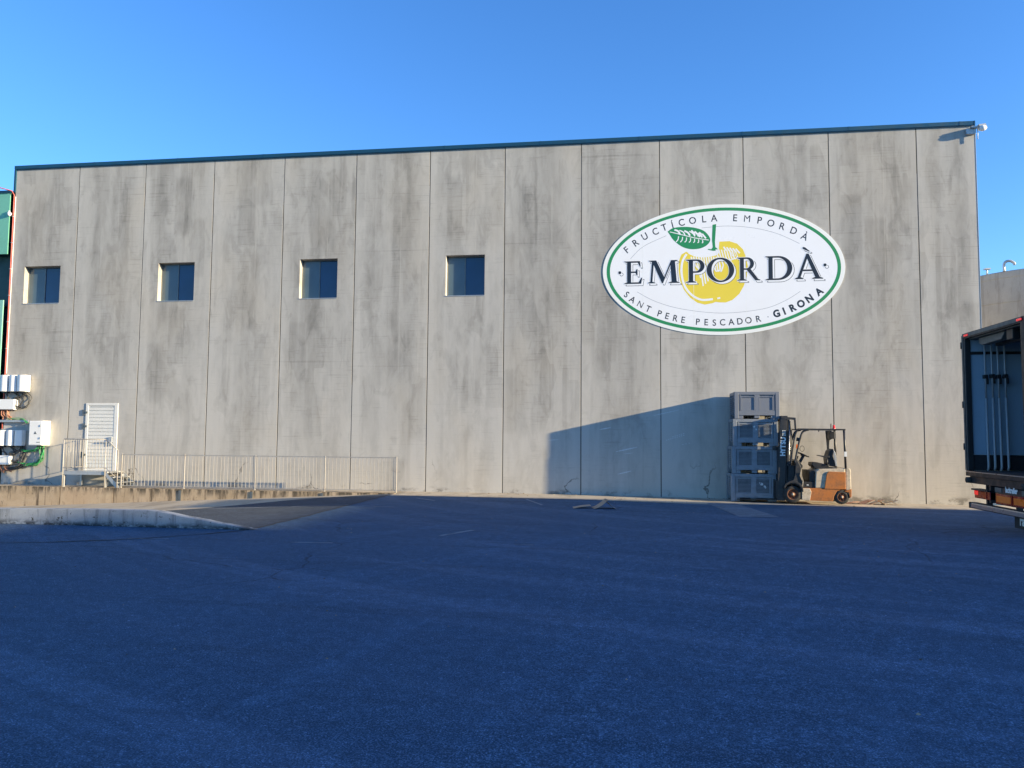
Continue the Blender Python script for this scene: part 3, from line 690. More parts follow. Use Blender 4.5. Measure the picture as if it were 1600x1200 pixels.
dm = thing('security_camera', 'small round dome camera on the green shed wall near its top right corner', 'camera', (-20.53, D-.1, 9.05))
MB().lathe([(-.04, .03), (0, .06), (.05, .07), (.08, .05), (.10, .01)], (-20.53, D-.10, 9.05), 'z', 16).build('dome', M['white'], dm)
MB().tube([(-20.60, D-.02, 9.17), (-20.53, D-.10, 9.17)], .03).build('mount', M['galv'], dm)
pp_ = thing('downpipe', 'thin red pipe running down the warehouse corner beside the green shed', 'pipe', (-20.45, D-.05, 0))
MB().tube([(-21.6, D-.38, 10.0), (-20.9, D-.2, 9.98), (-20.50, D-.08, 9.88), (-20.445, D-.03, 9.75), (-20.44, D-.028, 5), (-20.445, D-.028, 1.2)], .018).build('pipe', M['redpipe'], pp_)
mb = MB()
for z in [1.8+i*.9 for i in range(9)]: mb.box(-20.47, -20.415, D-.05, D+.02, z, z+.02)
mb.build_each('clamp', M['galv'], pp_)
tag(MB().tube(sweep([(-20.402, D-.012, 9.7), (-20.402, D-.012, 7), (-20.404, D-.012, 4), (-20.402, D-.012, 3.7)]), .009).build('pale_conduit', M['white']), 'thin white conduit between the red pipe and the edge of the concrete wall', 'conduit')

# ------------------------------------------------------------------ electrical gear on the left panel
def cabinet(label, x0, x1, z0, z1, depth, group, name='inverter', curved=True):
    t = thing(name, label, 'inverter', ((x0+x1)/2, D, z0), group)
    if curved:
        prof = [(x0, D-.03)] + [(x0+(x1-x0)*i/10, D-depth+.045*(2*i/10-1)**2) for i in range(11)] + [(x1, D-.03)]
        MB().prism(prof, 'z', z0, z1).build('casing', M['white'], t, .012)
        MB().box(x0+.02, x1-.02, D-.03, D-.003, z0+.03, z1-.03).build('mounting_plate', M['galv'], t)
        MB().box(x0+.04, x1-.04, D-depth+.1, D-.06, z0-.05, z0-.002).build('connector_strip', M['black'], t)
    return t
G1 = 'white inverters on the wall'
for k, (x0, x1, lab) in enumerate([(-20.44, -20.16, 'white curved inverter of the upper row beside the red pipe'), (-20.10, -19.84, 'white curved inverter in the middle of the upper row'), (-19.78, -19.48, 'widest white curved inverter at the free end of the upper row')]):
    cabinet(lab, x0, x1, 3.06, 3.60, .27 if k < 2 else .30, G1)
for k, (x0, x1, lab) in enumerate([(-20.44, -20.19, 'white curved inverter of the lower row nearest the building corner'), (-20.13, -19.88, 'white curved inverter in the middle of the lower row'), (-19.82, -19.55, 'white curved inverter of the lower row beside the big cabinet')]):
    cabinet(lab, x0, x1, 1.27, 1.78, .24, G1)
eb = thing('electric_cabinet', 'large square white electric cabinet with a warning triangle beside the steel landing', 'cabinet', (-18.9, D, 1.3))
MB().box(-19.16, -18.68, D-.36, D-.003, 1.29, 2.09).build('casing', M['white'], eb, .01)
MB().box(-19.14, -18.70, D-.372, D-.362, 1.31, 2.07).build('door', M['white'], eb, .004)
MB().prism([(-18.97, 1.66), (-18.87, 1.66), (-18.92, 1.75)], 'y', D-.376, D-.373).build('warning_sign', M['greyframe'], eb)
MB().box(-18.86, -18.74, D-.377, D-.373, 1.385, 1.405).build('name_plate', M['greyframe'], eb)
MB().box(-18.745, -18.725, D-.39, D-.373, 1.9, 1.96).box(-18.745, -18.725, D-.39, D-.373, 1.5, 1.56).build_each('latch', M['galv'], eb)
for lab, x0, x1, z0, z1 in (('small white junction box below the upper row of inverters', -20.50, -19.93, 2.46, 2.80), ('small white junction box below the lower row of inverters', -20.50, -20.0, .64, .94)):
    jb = thing('junction_box', lab, 'junction box', ((x0+x1)/2, D, z0), 'white junction boxes')
    MB().box(x0, x1, D-.16, D-.003, z0, z1).build('casing', M['white'], jb, .008)
    MB().box(x0+.01, x1-.01, D-.172, D-.162, z0+.01, z1-.01).build('lid', M['white'], jb, .004)
    mb = MB()
    for i in range(5): mb.tube([(x0+.07+i*(x1-x0-.14)/4, D-.08, z0-.04), (x0+.07+i*(x1-x0-.14)/4, D-.08, z0)], .014, 6)
    mb.build_each('cable_gland', M['black'], jb)
def bundle(label, name, mat, ends, r, n, wob, seed, cat='cables'):
    rnd = random.Random(seed); m = MB()
    for k in range(n):
        pts = [(p[0]+rnd.uniform(-wob, wob), D-.03-rnd.uniform(0, .10), p[1]+rnd.uniform(-wob, wob)) for p in ends[k % len(ends)]]
        m.tube(sweep(pts), r, 6)
    return tag(m.build(name, mat), label, cat)
bundle('tangle of dark cables hanging between the upper inverters and their junction box', 'cable_bundle', M['cable_dark'],
       [[(-20.3, 3.05), (-20.25, 2.95), (-20.2, 2.80)], [(-20.0, 3.05), (-19.85, 2.9), (-19.98, 2.80)], [(-19.7, 3.05), (-19.62, 2.8), (-19.8, 2.6), (-19.93, 2.62)], [(-19.6, 3.05), (-19.45, 2.85), (-19.5, 2.60), (-19.7, 2.50), (-19.93, 2.53)], [(-19.55, 3.05), (-19.7, 2.93), (-19.9, 2.85), (-20.05, 2.80)]], .011, 16, .05, 1)
bundle('tangle of dark cables hanging between the lower inverters and their junction box', 'cable_bundle', M['cable_dark'],
       [[(-20.3, 1.26), (-20.3, 1.1), (-20.2, .95)], [(-20.0, 1.26), (-19.9, 1.05), (-20.1, .95)], [(-19.7, 1.26), (-19.62, 1.0), (-19.8, .75), (-20.0, .8)], [(-19.6, 1.26), (-19.5, 1.0), (-19.65, .72), (-20.0, .70)], [(-19.62, 1.26), (-19.8, 1.08), (-20.02, 1.0), (-20.15, .95)]], .012, 17, .06, 2)
bundle('reddish brown cables below the upper junction box', 'cable_bundle', M['cable_red'], [[(-20.4, 2.46), (-20.38, 2.3), (-20.30, 2.16)], [(-20.2, 2.46), (-20.22, 2.3), (-20.1, 2.15)]], .014, 12, .06, 3)
bundle('reddish brown cables below the lower junction box', 'cable_bundle', M['cable_red'], [[(-20.42, .62), (-20.38, .5), (-20.25, .42)], [(-20.2, .62), (-20.15, .5), (-20.0, .43)]], .014, 10, .05, 4)
bundle('pale green cables lying along the tray under the upper junction box', 'cable_bundle', M['cable_green'], [[(-20.2, 2.14), (-19.9, 2.16), (-19.6, 2.13), (-19.45, 2.02)]], .008, 4, .03, 5)
bundle('bright green conduit looping under the big white electric cabinet', 'conduit', M['cable_green'],
       [[(-18.95, 1.30), (-18.93, 1.1), (-18.96, .85), (-19.1, .70), (-19.4, .66), (-19.7, .72)], [(-18.85, 1.30), (-18.84, 1.05), (-18.9, .8), (-19.1, .64), (-19.5, .63)], [(-19.0, 1.28), (-19.1, 1.13), (-19.4, 1.10), (-19.62, 1.13)]], .012, 13, .035, 6, 'conduit')
bundle('sagging black cables running low along the wall below the lower inverters', 'cable_bundle', M['cable_dark'], [[(-19.4, .66), (-19.8, .52), (-20.2, .46), (-20.6, .42)], [(-19.6, 1.2), (-19.55, .9), (-19.7, .62), (-20.1, .5)]], .014, 9, .04, 8)
tr = thing('cable_tray', 'grey metal cable tray on the wall between the two inverter rows', 'cable tray', (-20, D, 2.1))
MB().box(-20.5, -19.42, D-.1, D-.09, 2.05, 2.12).box(-20.5, -19.42, D-.1, D-.003, 2.045, 2.05).build('tray', M['galv'], tr)

# ------------------------------------------------------------------ retaining wall, railing, landing
rw = thing('retaining_wall', 'low weathered concrete retaining wall below the metal railing along the ramp', 'wall', (-14, 22, -.8))
def rsec(x0, x1, mat, name='wall_section', y=21.95):
    m = MB(); m.box(x0, x1, y, 22.22, -2.2, .012); return m.build(name, mat, rw)
rsec(-40, -17.44, M['retain']); rsec(-17.42, -15.62, M['retain_new']); rsec(-15.60, -13.40, M['retain']); rsec(-13.38, -11.08, M['retain']); rsec(-11.06, -8.86, M['retain']); rsec(-8.84, -6.62, M['retain'])
for x in (-13.39, -11.07, -8.85): MB().box(x-.04, x+.04, 21.93, 21.948, -.36, -.02).build('post_bracket', M['greyframe'], rw)
fn = thing('metal_railing', 'long pale metal railing with thin upright bars on top of the retaining wall', 'railing', (-11, 22.02, 0))
FX = [-15.50, -13.39, -11.07, -8.85, -6.64]
for x in FX: MB().box(x-.018, x+.018, 22.12, 22.16, -.1 if x > -15 else .0, 1.07).build('post', M['rail'], fn, .004)
MB().box(-15.48, -6.66, 22.125, 22.155, 1.035, 1.06).build('top_rail', M['rail'], fn)
MB().box(-15.48, -6.66, 22.128, 22.152, .07, .09).build('bottom_rail', M['rail'], fn)
pm = MB().box(-.006, .006, -.006, .006, .09, 1.035).build('bar', M['rail'], fn); pm.location = (0, 0, 0)
first = True; nb = 74
for i in range(nb):
    x = -15.48+(i+.5)*(8.82/nb)
    if min(abs(x-f) for f in FX) < .05: continue
    q = pm if first else pm.copy()
    if not first: COL.objects.link(q); q.parent = fn; q.matrix_parent_inverse = pm.matrix_parent_inverse.copy()
    first = False; q.location = (x+random.uniform(-.006, .006), 22.14, 0); q.rotation_euler = (0, random.uniform(-.008, .008), 0)
    if random.random() < .10: q.rotation_euler = (0, random.uniform(-.03, .03), 0)
ld = thing('steel_landing', 'grey steel landing with railing and steps below the white service door', 'landing', (-16.6, 22.5, 0))
MB().box(-17.44, -15.99, 22.06, 22.93, .455, .50).box(-17.44, -15.99, 22.04, 22.06, .40, .505).build('platform', M['galv'], ld)
for x in (-17.43, -15.99):
    for y in (22.05, 22.85): MB().box(x-.03, x+.03, y, y+.05, .005, .40).build('leg', M['galv'], ld)
mb = MB(); mb.prism([(-15.98, .50), (-15.98, .38), (-15.62, .01), (-15.50, .01), (-15.50, .06)], 'y', 22.045, 22.06); mb.prism([(-15.98, .50), (-15.98, .38), (-15.62, .01), (-15.50, .01), (-15.50, .06)], 'y', 22.90, 22.915)
mb.build('stringer', M['galv'], ld)
for i in range(2): MB().box(-15.96+i*.17, -15.74+i*.17, 22.062, 22.898, .31-i*.16, .335-i*.16).build('step', M['galv'], ld)
def lrail(pts, n, drop=.98):
    m = MB(); a, b = Vector(pts[0]), Vector(pts[1]); m.tube([a, b], .014, 6)
    lo = Vector((0, 0, -drop+.08)); m.tube([a+lo, b+lo], .010, 6)
    for i in range(1, n): p = a.lerp(b, i/n); m.tube([p, p+lo], .007, 5)
    return m
for x in (-17.44, -15.99): MB().tube([(x, 22.03, .0), (x, 22.03, 1.51)], .016, 8).build('rail_post', M['rail'], ld)
MB().tube([(-15.56, 22.03, .0), (-15.56, 22.03, 1.19)], .016, 8).build('rail_post', M['rail'], ld)
MB().tube([(-17.44, 22.9, .5), (-17.44, 22.9, 1.51)], .016, 8).build('rail_post', M['rail'], ld)
lrail([(-17.44, 22.03, 1.51), (-15.99, 22.03, 1.51)], 13).build('front_railing', M['rail'], ld)
lrail([(-17.44, 22.03, 1.51), (-17.44, 22.9, 1.51)], 8).build('side_railing', M['rail'], ld)
lrail([(-15.99, 22.03, 1.51), (-15.56, 22.03, 1.17)], 5, .95).build('stair_railing', M['rail'], ld)

# ------------------------------------------------------------------ kerb wall between yard and ramp
kw = MB()
prof = [(-6.55, .0)]
for i in range(1, 20): x = -6.55-i*.105; prof.append((x, min(.30, (-6.55-x)*.155)+random.uniform(-.006, .006)))
prof += [(-8.6, .305), (-10, .30), (-11.5, .275), (-13, .26), (-24, .26), (-24, -2.2), (-6.55, -.3)]
tag(kw.prism(prof, 'y', 13.1, 13.30).build('kerb_wall', M['kerb'], None, .03, 3), 'low pale chipped concrete kerb wall tapering down into the asphalt at the left', 'kerb wall')

# ------------------------------------------------------------------ plastic pallet bins
def make_bin(solid, mat, label):
    W_, Dp, H = 1.2, 1.0, .745
    t = thing('pallet_bin', label, 'pallet bin', (0, 0, 0), 'stack of grey pallet bins')
    b = MB(); e = .035
    b.box(e, W_-e, e, e+.02, .13, H-.03, 1); b.box(e, W_-e, Dp-e-.02, Dp-e, .13, H-.03, 1)
    b.box(e, e+.02, e+.02, Dp-e-.02, .13, H-.03, 1); b.box(W_-e-.02, W_-e, e+.02, Dp-e-.02, .13, H-.03, 1); b.box(e+.02, W_-e-.02, e+.02, Dp-e-.02, .095, .12, 1)
    b.build('tub', [mat, mat], t)
    f = MB()
    for (x, y) in ((0, 0), (W_-.11, 0), (0, Dp-.11), (W_-.11, Dp-.11)): f.box(x, x+.11, y, y+.11, .0, H-.035)
    f.build_each('corner_post', mat, t, .008)
    f = MB()
    for x in (.135, W_-.165): f.box(x, x+.03, .008, .04, .13, H-.09)
    f.build_each('rib', mat, t, .004)
    r = MB()
    r.box(.002, W_-.002, .004, .05, H-.085, H); r.box(.002, W_-.002, Dp-.05, Dp-.004, H-.085, H); r.box(.004, .05, .052, Dp-.052, H-.085, H); r.box(W_-.05, W_-.004, .052, Dp-.052, H-.085, H)
    r.build_each('rim', mat, t, .006)
    for y0 in (.006, Dp-.046):
        MB().box(.112, W_-.112, y0, y0+.04, .095, .215).build('bottom_rail', mat, t, .005)
        MB().prism([(W_/2-.055, .21), (W_/2+.055, .21), (W_/2+.05, .60), (W_/2+.075, H-.086), (W_/2-.075, H-.086), (W_/2-.05, .60)], 'y', y0+.001, y0+.038).build('centre_post', mat, t, .004)
        for x0 in (.19, W_/2+.075):
            x1 = x0+.335; z0, z1 = .235, .60; q = MB()
            q.box(x0-.022, x0, y0, y0+.03, z0-.015, z1+.015); q.box(x1, x1+.022, y0, y0+.03, z0-.015, z1+.015)
            q.box(x0, x1, y0, y0+.03, z1-.005, z1+.018); q.box(x0, x1, y0, y0+.03, z0-.018, z0+.005)
            if not solid:
                for i in range(1, 11): xx = x0+(x1-x0)*i/11; q.box(xx-.004, xx+.004, y0+.010, y0+.022, z0+.005, z1-.005)
                for i in range(1, 10): zz = z0+(z1-z0)*i/10; q.box(x0, x1, y0+.006, y0+.020, zz-.006, zz+.006)
            else:
                q.box(x0, x1, y0+.016, y0+.030, z0+.005, z1-.005)
            q.build('side_panel' if solid else 'grille', mat, t)
            if not solid: MB().box(x0, x1, y0+.027, y0+.031, z0+.005, z1-.005).build('grille_backing', M['bin_dark'], t)  # dark sheet stands in for shade in the grille recess
            else: MB().box(x0-.17, x0-.025, y0+.03, y0+.034, z0, z1+.05).build('panel_recess', mat, t) if False else None
    for x0 in (.004, W_-.034):
        q = MB()
        for i in range(1, 9): zz = .15+i*.055; q.box(x0, x0+.03, .15, Dp-.15, zz-.008, zz+.008)
        q.box(x0, x0+.03, .11, .15, .12, H-.09); q.box(x0, x0+.03, Dp-.15, Dp-.11, .12, H-.09); q.box(x0, x0+.03, Dp/2-.04, Dp/2+.04, .12, H-.09)
        q.build('end_grille', mat, t)
    for x0 in (.112, W_/2-.07, W_-.232):
        k = MB(); w = .12 if x0 != W_/2-.07 else .14
        for y0 in (.02, Dp/2-.06, Dp-.14): k.box(x0, x0+w, y0, y0+.12, .0 if x0 != W_/2-.07 else .02, .094)
        k.build_each('foot', mat, t, .006)
    return t
BX = [2.945, 2.975, 3.01, 3.06]; BY = 21.875
b0 = make_bin(False, M['bin'], 'bottom grey slatted pallet bin standing on the ground, torn white label on one panel')
b0.location = (BX[0], BY, gz(3.5)+.030)
b1 = copy_tree(b0); b1.location = (BX[1], BY+.01, gz(3.5)+.782); b1['label'] = 'second grey slatted pallet bin from the ground, without any paper'
b2 = copy_tree(b0); b2.location = (BX[2], BY, gz(3.5)+1.532); b2['label'] = 'grey slatted pallet bin just below the top one, white scrap on its middle post'
b3 = make_bin(True, M['bin2'], 'topmost pallet bin of the stack, with smooth closed panels'); b3.location = (BX[3], BY, gz(3.5)+2.284)
def scrap(x, y, z, sc_, par, seed):
    rnd = random.Random(seed); m = MB()
    pts = [(x+math.cos(a)*sc_*rnd.uniform(.3, 1), z+math.sin(a)*sc_*rnd.uniform(.4, 1.1)) for a in [i*2*math.pi/9 for i in range(9)]]
    m.prism(pts, 'y', y-.003, y); o = m.build('torn_label', M['paper'], None); o.parent = par; return o
scrap(.82, .003, .47, .06, b0, 3); scrap(.90, .003, .40, .05, b0, 4); scrap(.76, .003, .50, .03, b0, 9)
scrap(.57, .003, .53, .035, b2, 5); scrap(.62, .003, .46, .03, b2, 6)

# ------------------------------------------------------------------ forklift (faces left, towards the bins)
fk = thing('forklift', 'worn orange and cream forklift truck with black mast parked against the stack of bins', 'forklift', (5.0, 21.75, gz(5)))
g0 = .009; YN, YF = 21.22, 22.22
Z = lambda z: z+g0+.004
def wheel(name, x, y, r, w, near):
    t = MB(); zc = Z(r); s = -1 if near else 1
    prof = [(-w/2, r*.62), (-w/2, r*.90), (-w/2+.02, r*.985), (-w/2+.05, r), (w/2-.05, r), (w/2-.02, r*.985), (w/2, r*.90), (w/2, r*.62)]
    t.lathe(prof, (x, y, zc), 'y', 36)
    for k in range(20):     # shallow tread blocks
        a = 2*math.pi*k/20; cx_, cz_ = x+math.cos(a)*(r-.004), zc+math.sin(a)*(r-.004)
        t.tube([(cx_, y-w/2+.02, cz_), (cx_, y+w/2-.02, cz_)], .009, 4)
    wo_ = t.build('wheel', M['rubber'], fk)
    rm = MB(); rm.lathe([(s*w/2*.9, r*.64), (s*w/2*.95, r*.58), (s*w/2*.55, r*.52), (s*w/2*.45, r*.30), (s*w/2*.9, r*.26), (s*w/2*1.02, r*.16), (s*w/2*1.02, .0)], (x, y, zc), 'y', 28)
    for k in range(6):
        a = k*math.pi/3; p = Vector((x+math.cos(a)*r*.42, y+s*w/2*.45, zc+math.sin(a)*r*.42)); rm.tube([p, p+Vector((0, s*.03, 0))], .010, 6)
    rm.build('rim', M['rust'], wo_)
    MB().lathe([(s*w/2*1.02, r*.14), (s*w/2*1.10, r*.12), (s*w/2*1.12, 0.0)], (x, y, zc), 'y', 16).build('hub', M['cream'] if near else M['rust'], wo_)
    return wo_
wheel('wheel', 4.435, YN+.09, .228, .17, True); wheel('wheel', 4.435, YF-.09, .228, .17, False)
wheel('wheel', 5.665, YN+.08, .185, .14, True); wheel('wheel', 5.665, YF-.08, .185, .14, False)
# chassis: dark front, orange sill, cream body, orange battery cover
MB().prism([(4.74, Z(.075)), (5.44, Z(.065)), (5.47, Z(.20)), (5.54, Z(.33)), (5.70, Z(.40)), (4.70, Z(.40)), (4.68, Z(.25))], 'y', YN+.01, YF-.01).build('chassis', M['orange'], fk, .012)
MB().prism([(4.66, Z(.09)), (4.86, Z(.08)), (4.90, Z(.30)), (4.86, Z(.395)), (4.66, Z(.395))], 'y', YN-.004, YN+.3).build('worn_skirt', M['cream'], fk, .006)
MB().prism([(5.00, Z(.405)), (5.02, Z(.84)), (5.10, Z(.90)), (5.76, Z(.93)), (5.76, Z(.405))], 'y', YN+.02, YF-.02).build('body', M['cream'], fk, .02)
MB().prism([(5.225, Z(.385)), (5.29, Z(.80)), (5.34, Z(.845)), (5.755, Z(.835)), (5.755, Z(.385))], 'y', YN-.004, YN+.05).build('battery_cover', M['orange'], fk, .01)
MB().prism([(5.225, Z(.385)), (5.29, Z(.80)), (5.34, Z(.845)), (5.755, Z(.835)), (5.755, Z(.385))], 'y', YF-.05, YF+.004).build('battery_cover', M['orange'], fk, .01)
cw = [(5.765, Z(.40)), (5.775, Z(.93)), (5.86, Z(.94)), (5.895, Z(.90)), (5.905, Z(.42)), (5.88, Z(.26)), (5.84, Z(.20)), (5.80, Z(.33))]
MB().prism(cw, 'y', YN+.03, YF-.03).build('counterweight', M['cream'], fk, .015)
MB().prism([(5.71, Z(.34)), (5.80, Z(.37)), (5.905, Z(.40)), (5.90, Z(.20)), (5.86, Z(.16)), (5.83, Z(.30))], 'y', YN+.0, YF-.0).build('rear_fender', M['orange'], fk, .008)
# front cowl, fender, step well
MB().prism([(4.52, Z(1.10)), (4.56, Z(1.14)), (4.66, Z(.93)), (4.62, Z(.72)), (4.70, Z(.50)), (4.70, Z(.28)), (4.63, Z(.34)), (4.60, Z(.43)), (4.50, Z(.49)), (4.40, Z(.49)), (4.30, Z(.47)), (4.28, Z(.55)), (4.45, Z(.60)), (4.50, Z(.75))], 'y', YN+.02, YF-.02).build('front_cowl', M['blackpaint'], fk, .01)
MB().prism([(4.20, Z(.40)), (4.24, Z(.50)), (4.34, Z(.565)), (4.50, Z(.57)), (4.60, Z(.53)), (4.68, Z(.44)), (4.70, Z(.30)), (4.665, Z(.30)), (4.64, Z(.41)), (4.56, Z(.49)), (4.48, Z(.52)), (4.36, Z(.52)), (4.27, Z(.46)), (4.235, Z(.38))], 'y', YN-.03, YN+.18).build('fender', M['blackpaint'], fk, .006)
MB().box(4.70, 5.0, YN+.04, YF-.04, Z(.405), Z(.56)).box(4.87, 5.0, YN+.06, YF-.06, Z(.562), Z(.86)).build('step_well', M['black'], fk, .01)
MB().prism([(4.685, Z(.40)), (4.705, Z(.58)), (4.64, Z(.80)), (4.625, Z(.80)), (4.685, Z(.58)), (4.665, Z(.40))], 'y', YN-.003, YN+.018).build('cowl_edge', M['cream'], fk)
MB().box(4.79, 4.84, YN+.032, YN+.037, Z(.47), Z(.49)).build('step_badge', M['letter_white'], fk)
# overhead guard
for y in (YN+.04, YF-.04):
    m = MB(); m.tube(sweep([(4.50, y, Z(1.05)), (4.53, y, Z(1.22)), (4.60, y, Z(1.55)), (4.68, y, Z(1.83)), (4.76, y, Z(1.905)), (4.86, y, Z(1.93))], 4), .026, 8)
    m.build('front_pillar', M['blackpaint'], fk)
    MB().tube([(5.745, y, Z(1.93)), (5.76, y, Z(1.5)), (5.775, y, Z(.93))], .030, 8).build('rear_pillar', M['blackpaint'], fk)
MB().tube(sweep([(4.40, YN+.05, Z(1.0)), (4.44, YN+.05, Z(1.35)), (4.52, YN+.05, Z(1.80)), (4.60, YN+.05, Z(1.93))], 4), .022, 8).build('front_brace', M['blackpaint'], fk)
m = MB(); m.box(4.58, 5.78, YN+.012, YN+.07, Z(1.925), Z(1.965)); m.box(4.58, 5.78, YF-.07, YF-.012, Z(1.925), Z(1.965))
for i in range(9): x = 4.60+i*.142; m.box(x, x+.035, YN+.07, YF-.07, Z(1.93), Z(1.96))
m.build('overhead_guard', M['blackpaint'], fk, .004)
MB().prism([(5.50, Z(1.92)), (5.66, Z(1.92)), (5.67, Z(1.70)), (5.60, Z(1.66)), (5.59, Z(1.5)), (5.60, Z(1.25)), (5.55, Z(1.20)), (5.53, Z(1.55))], 'y', YF-.10, YF-.04).build('rear_brace', M['black'], fk, .006)
MB().box(5.53, 5.66, YF-.40, YF-.12, Z(1.70), Z(1.90)).build('control_box', M['black'], fk, .01)
MB().box(5.735, 5.80, YN+.001, YN+.009, Z(1.24), Z(1.37)).build('sticker', M['letter_white'], fk)
MB().tube([(5.15, YN+.2, Z(1.925)), (5.15, YN+.2, Z(1.88))], .012, 6).build('cabin_lamp', M['black'], fk)
be = MB().lathe([(0, .035), (.03, .04), (.03, .03), (.09, .03), (.105, .0)], (5.52, YN+.15, Z(1.966)), 'z', 14).build('beacon', M['red'], fk)
MB().box(5.44, 5.455, YN+.13, YN+.17, Z(1.966), Z(2.10)).build('beacon_guard', M['black'], fk)
# seat
st = MB(); st.prism([(4.98, Z(1.00)), (5.00, Z(1.07)), (5.12, Z(1.075)), (5.30, Z(1.03)), (5.42, Z(1.02)), (5.42, Z(.95)), (5.10, Z(.93)), (5.02, Z(.95))], 'y', YN+.26, YF-.26)
seat = st.build('seat', M['black'], fk, .015)
MB().prism([(5.40, Z(.98)), (5.38, Z(1.18)), (5.44, Z(1.38)), (5.52, Z(1.44)), (5.545, Z(1.42)), (5.52, Z(1.25)), (5.58, Z(1.02)), (5.56, Z(.96))], 'y', YN+.27, YF-.27).build('seat_back', M['black'], seat, .015)
MB().prism([(5.53, Z(1.41)), (5.565, Z(1.36)), (5.60, Z(1.25)), (5.62, Z(.98)), (5.58, Z(.98)), (5.54, Z(1.2))], 'y', YN+.24, YN+.28).build('seat_frame', M['galv'], seat, .004)
MB().prism([(5.09, Z(1.255)), (5.11, Z(1.27)), (5.28, Z(1.25)), (5.42, Z(1.25)), (5.42, Z(1.20)), (5.28, Z(1.205))], 'y', YN+.22, YN+.27).build('armrest', M['black'], seat, .006)
MB().box(5.06, 5.62, YN+.24, YF-.24, Z(.905), Z(.945)).build('seat_base', M['black'], seat, .008)
MB().tube([(5.36, YN+.25, Z(1.0)), (5.37, YN+.25, Z(1.17))], .018).build('arm_bracket', M['black'], seat)
# steering
sw_ = MB(); sw_.tube([(4.60, YN+.5, Z(.86)), (4.70, YN+.5, Z(1.02)), (4.82, YN+.5, Z(1.24))], .040, 8)
stc = sw_.build('steering_column', M['black'], fk)
m = MB(); c = Vector((4.80, YN+.5, Z(1.27))); ax = Vector((.42, 0, 1)).normalized(); e1 = Vector((0, 1, 0)); e2 = ax.cross(e1)
ring = [c+(e1*math.cos(a)+e2*math.sin(a))*.165 for a in [2*math.pi*i/24 for i in range(25)]]
m.tube(ring, .014, 6, cap=False)
for a in (0, 2.1, 4.2): m.tube([c, c+(e1*math.cos(a)+e2*math.sin(a))*.16], .010, 5)
m.tube([c-ax*.05, c+ax*.01], .045, 10)
m.build('steering_wheel', M['black'], stc)
for k in range(3): MB().tube([(4.66+k*.01, YN+.66+.07*k, Z(1.05)), (4.72, YN+.66+.07*k, Z(1.22))], .008, 5).build('lever', M['black'], stc)
MB().prism([(4.55, Z(1.12)), (4.62, Z(1.12)), (4.74, Z(.98)), (4.72, Z(.90)), (4.58, Z(.92))], 'y', YN+.2, YF-.2).build('dashboard', M['black'], fk, .01)
m = MB()
m.tube([p+Vector((4.70, YN+.1, Z(1.43))) for p in [Vector((math.cos(a)*.055, 0, math.sin(a)*.075)) for a in [2*math.pi*i/14 for i in range(15)]]], .007, 5, cap=False)
m.tube([(4.60, YN+.08, Z(1.42)), (4.65, YN+.1, Z(1.42))], .008, 5); m.build('mirror', M['black'], fk)
MB().tube([(4.57, YN+.06, Z(1.63)), (4.59, YN+.06, Z(1.72))], .035, 10).build('work_lamp', M['black'], fk)
MB().box(4.535, 4.585, YN+.02, YN+.07, Z(1.43), Z(1.54)).build('side_marker', M['amber'], fk)
# mast
def lean(z): return 4.045+(z)*.052
for y0 in (YN+.10, YF-.20):
    m = MB(); m.prism([(lean(.05), Z(.05)), (lean(.05)+.20, Z(.05)), (lean(2.25)+.17, Z(2.25)), (lean(2.25), Z(2.25))], 'y', y0, y0+.02)
    m.prism([(lean(.05), Z(.05)), (lean(.05)+.03, Z(.05)), (lean(2.25)+.03, Z(2.25)), (lean(2.25), Z(2.25))], 'y', y0+.021, y0+.10)
    m.prism([(lean(.05)+.17, Z(.05)), (lean(.05)+.2, Z(.05)), (lean(2.25)+.17, Z(2.25)), (lean(2.25)+.14, Z(2.25))], 'y', y0+.021, y0+.10)
    m.build('mast_channel', M['blackpaint'], fk, .004)
    MB().prism([(lean(.1)+.215, Z(.12)), (lean(.1)+.27, Z(.12)), (lean(2.2)+.235, Z(2.20)), (lean(2.2)+.19, Z(2.20))], 'y', y0+.02, y0+.10).build('inner_channel', M['black'], fk, .004)
    MB().tube([(lean(.2)+.31, y0+.06, Z(.45)), (lean(2.1)+.235, y0+.06, Z(2.10))], .018, 8).build('lift_cylinder', M['chrome'], fk)
    MB().tube([(lean(.3)+.34, y0+.09, Z(.45)), (lean(1.2)+.31, y0+.09, Z(1.25))], .030, 8).build('cylinder_sleeve', M['blackpaint'], fk)
for z in (2.20, 1.2, .35): MB().box(lean(z)+.02, lean(z)+.20, YN+.20, YF-.20, Z(z), Z(z+.10)).build('mast_crossbar', M['blackpaint'], fk, .004)
MB().prism([(4.17, Z(2.22)), (4.17, Z(2.275)), (4.54, Z(2.25)), (4.56, Z(1.93)), (4.52, Z(1.90)), (4.50, Z(2.19))], 'y', YN+.09, YN+.13).build('mast_head', M['blackpaint'], fk, .004)
for k in range(3): MB().tube(sweep([(4.40+k*.02, YN+.16+k*.05, Z(2.16)), (4.43+k*.025, YN+.16+k*.05, Z(1.6)), (4.40+k*.03, YN+.18+k*.05, Z(1.0)), (4.44, YN+.2+k*.05, Z(.7))]), .012, 6).build('hose', M['cable_dark'], fk)
MB().box(4.31, 4.51, YN+.12, YF-.12, Z(.46), Z(.98)).build('mast_support', M['black'], fk, .01)
MB().box(4.04, 4.13, YN+.22, YF-.22, Z(.06), Z(.14)).box(4.03, 4.08, YN+.12, YF-.12, Z(.12), Z(.58)).build('fork_carriage', M['blackpaint'], fk, .004)
MB().box(3.99, 4.12, YN+.3, YN+.34, Z(1.38), Z(1.49)).box(4.10, 4.14, YN+.12, YF-.12, Z(.55), Z(1.48)).build('load_backrest', M['blackpaint'], fk, .004)
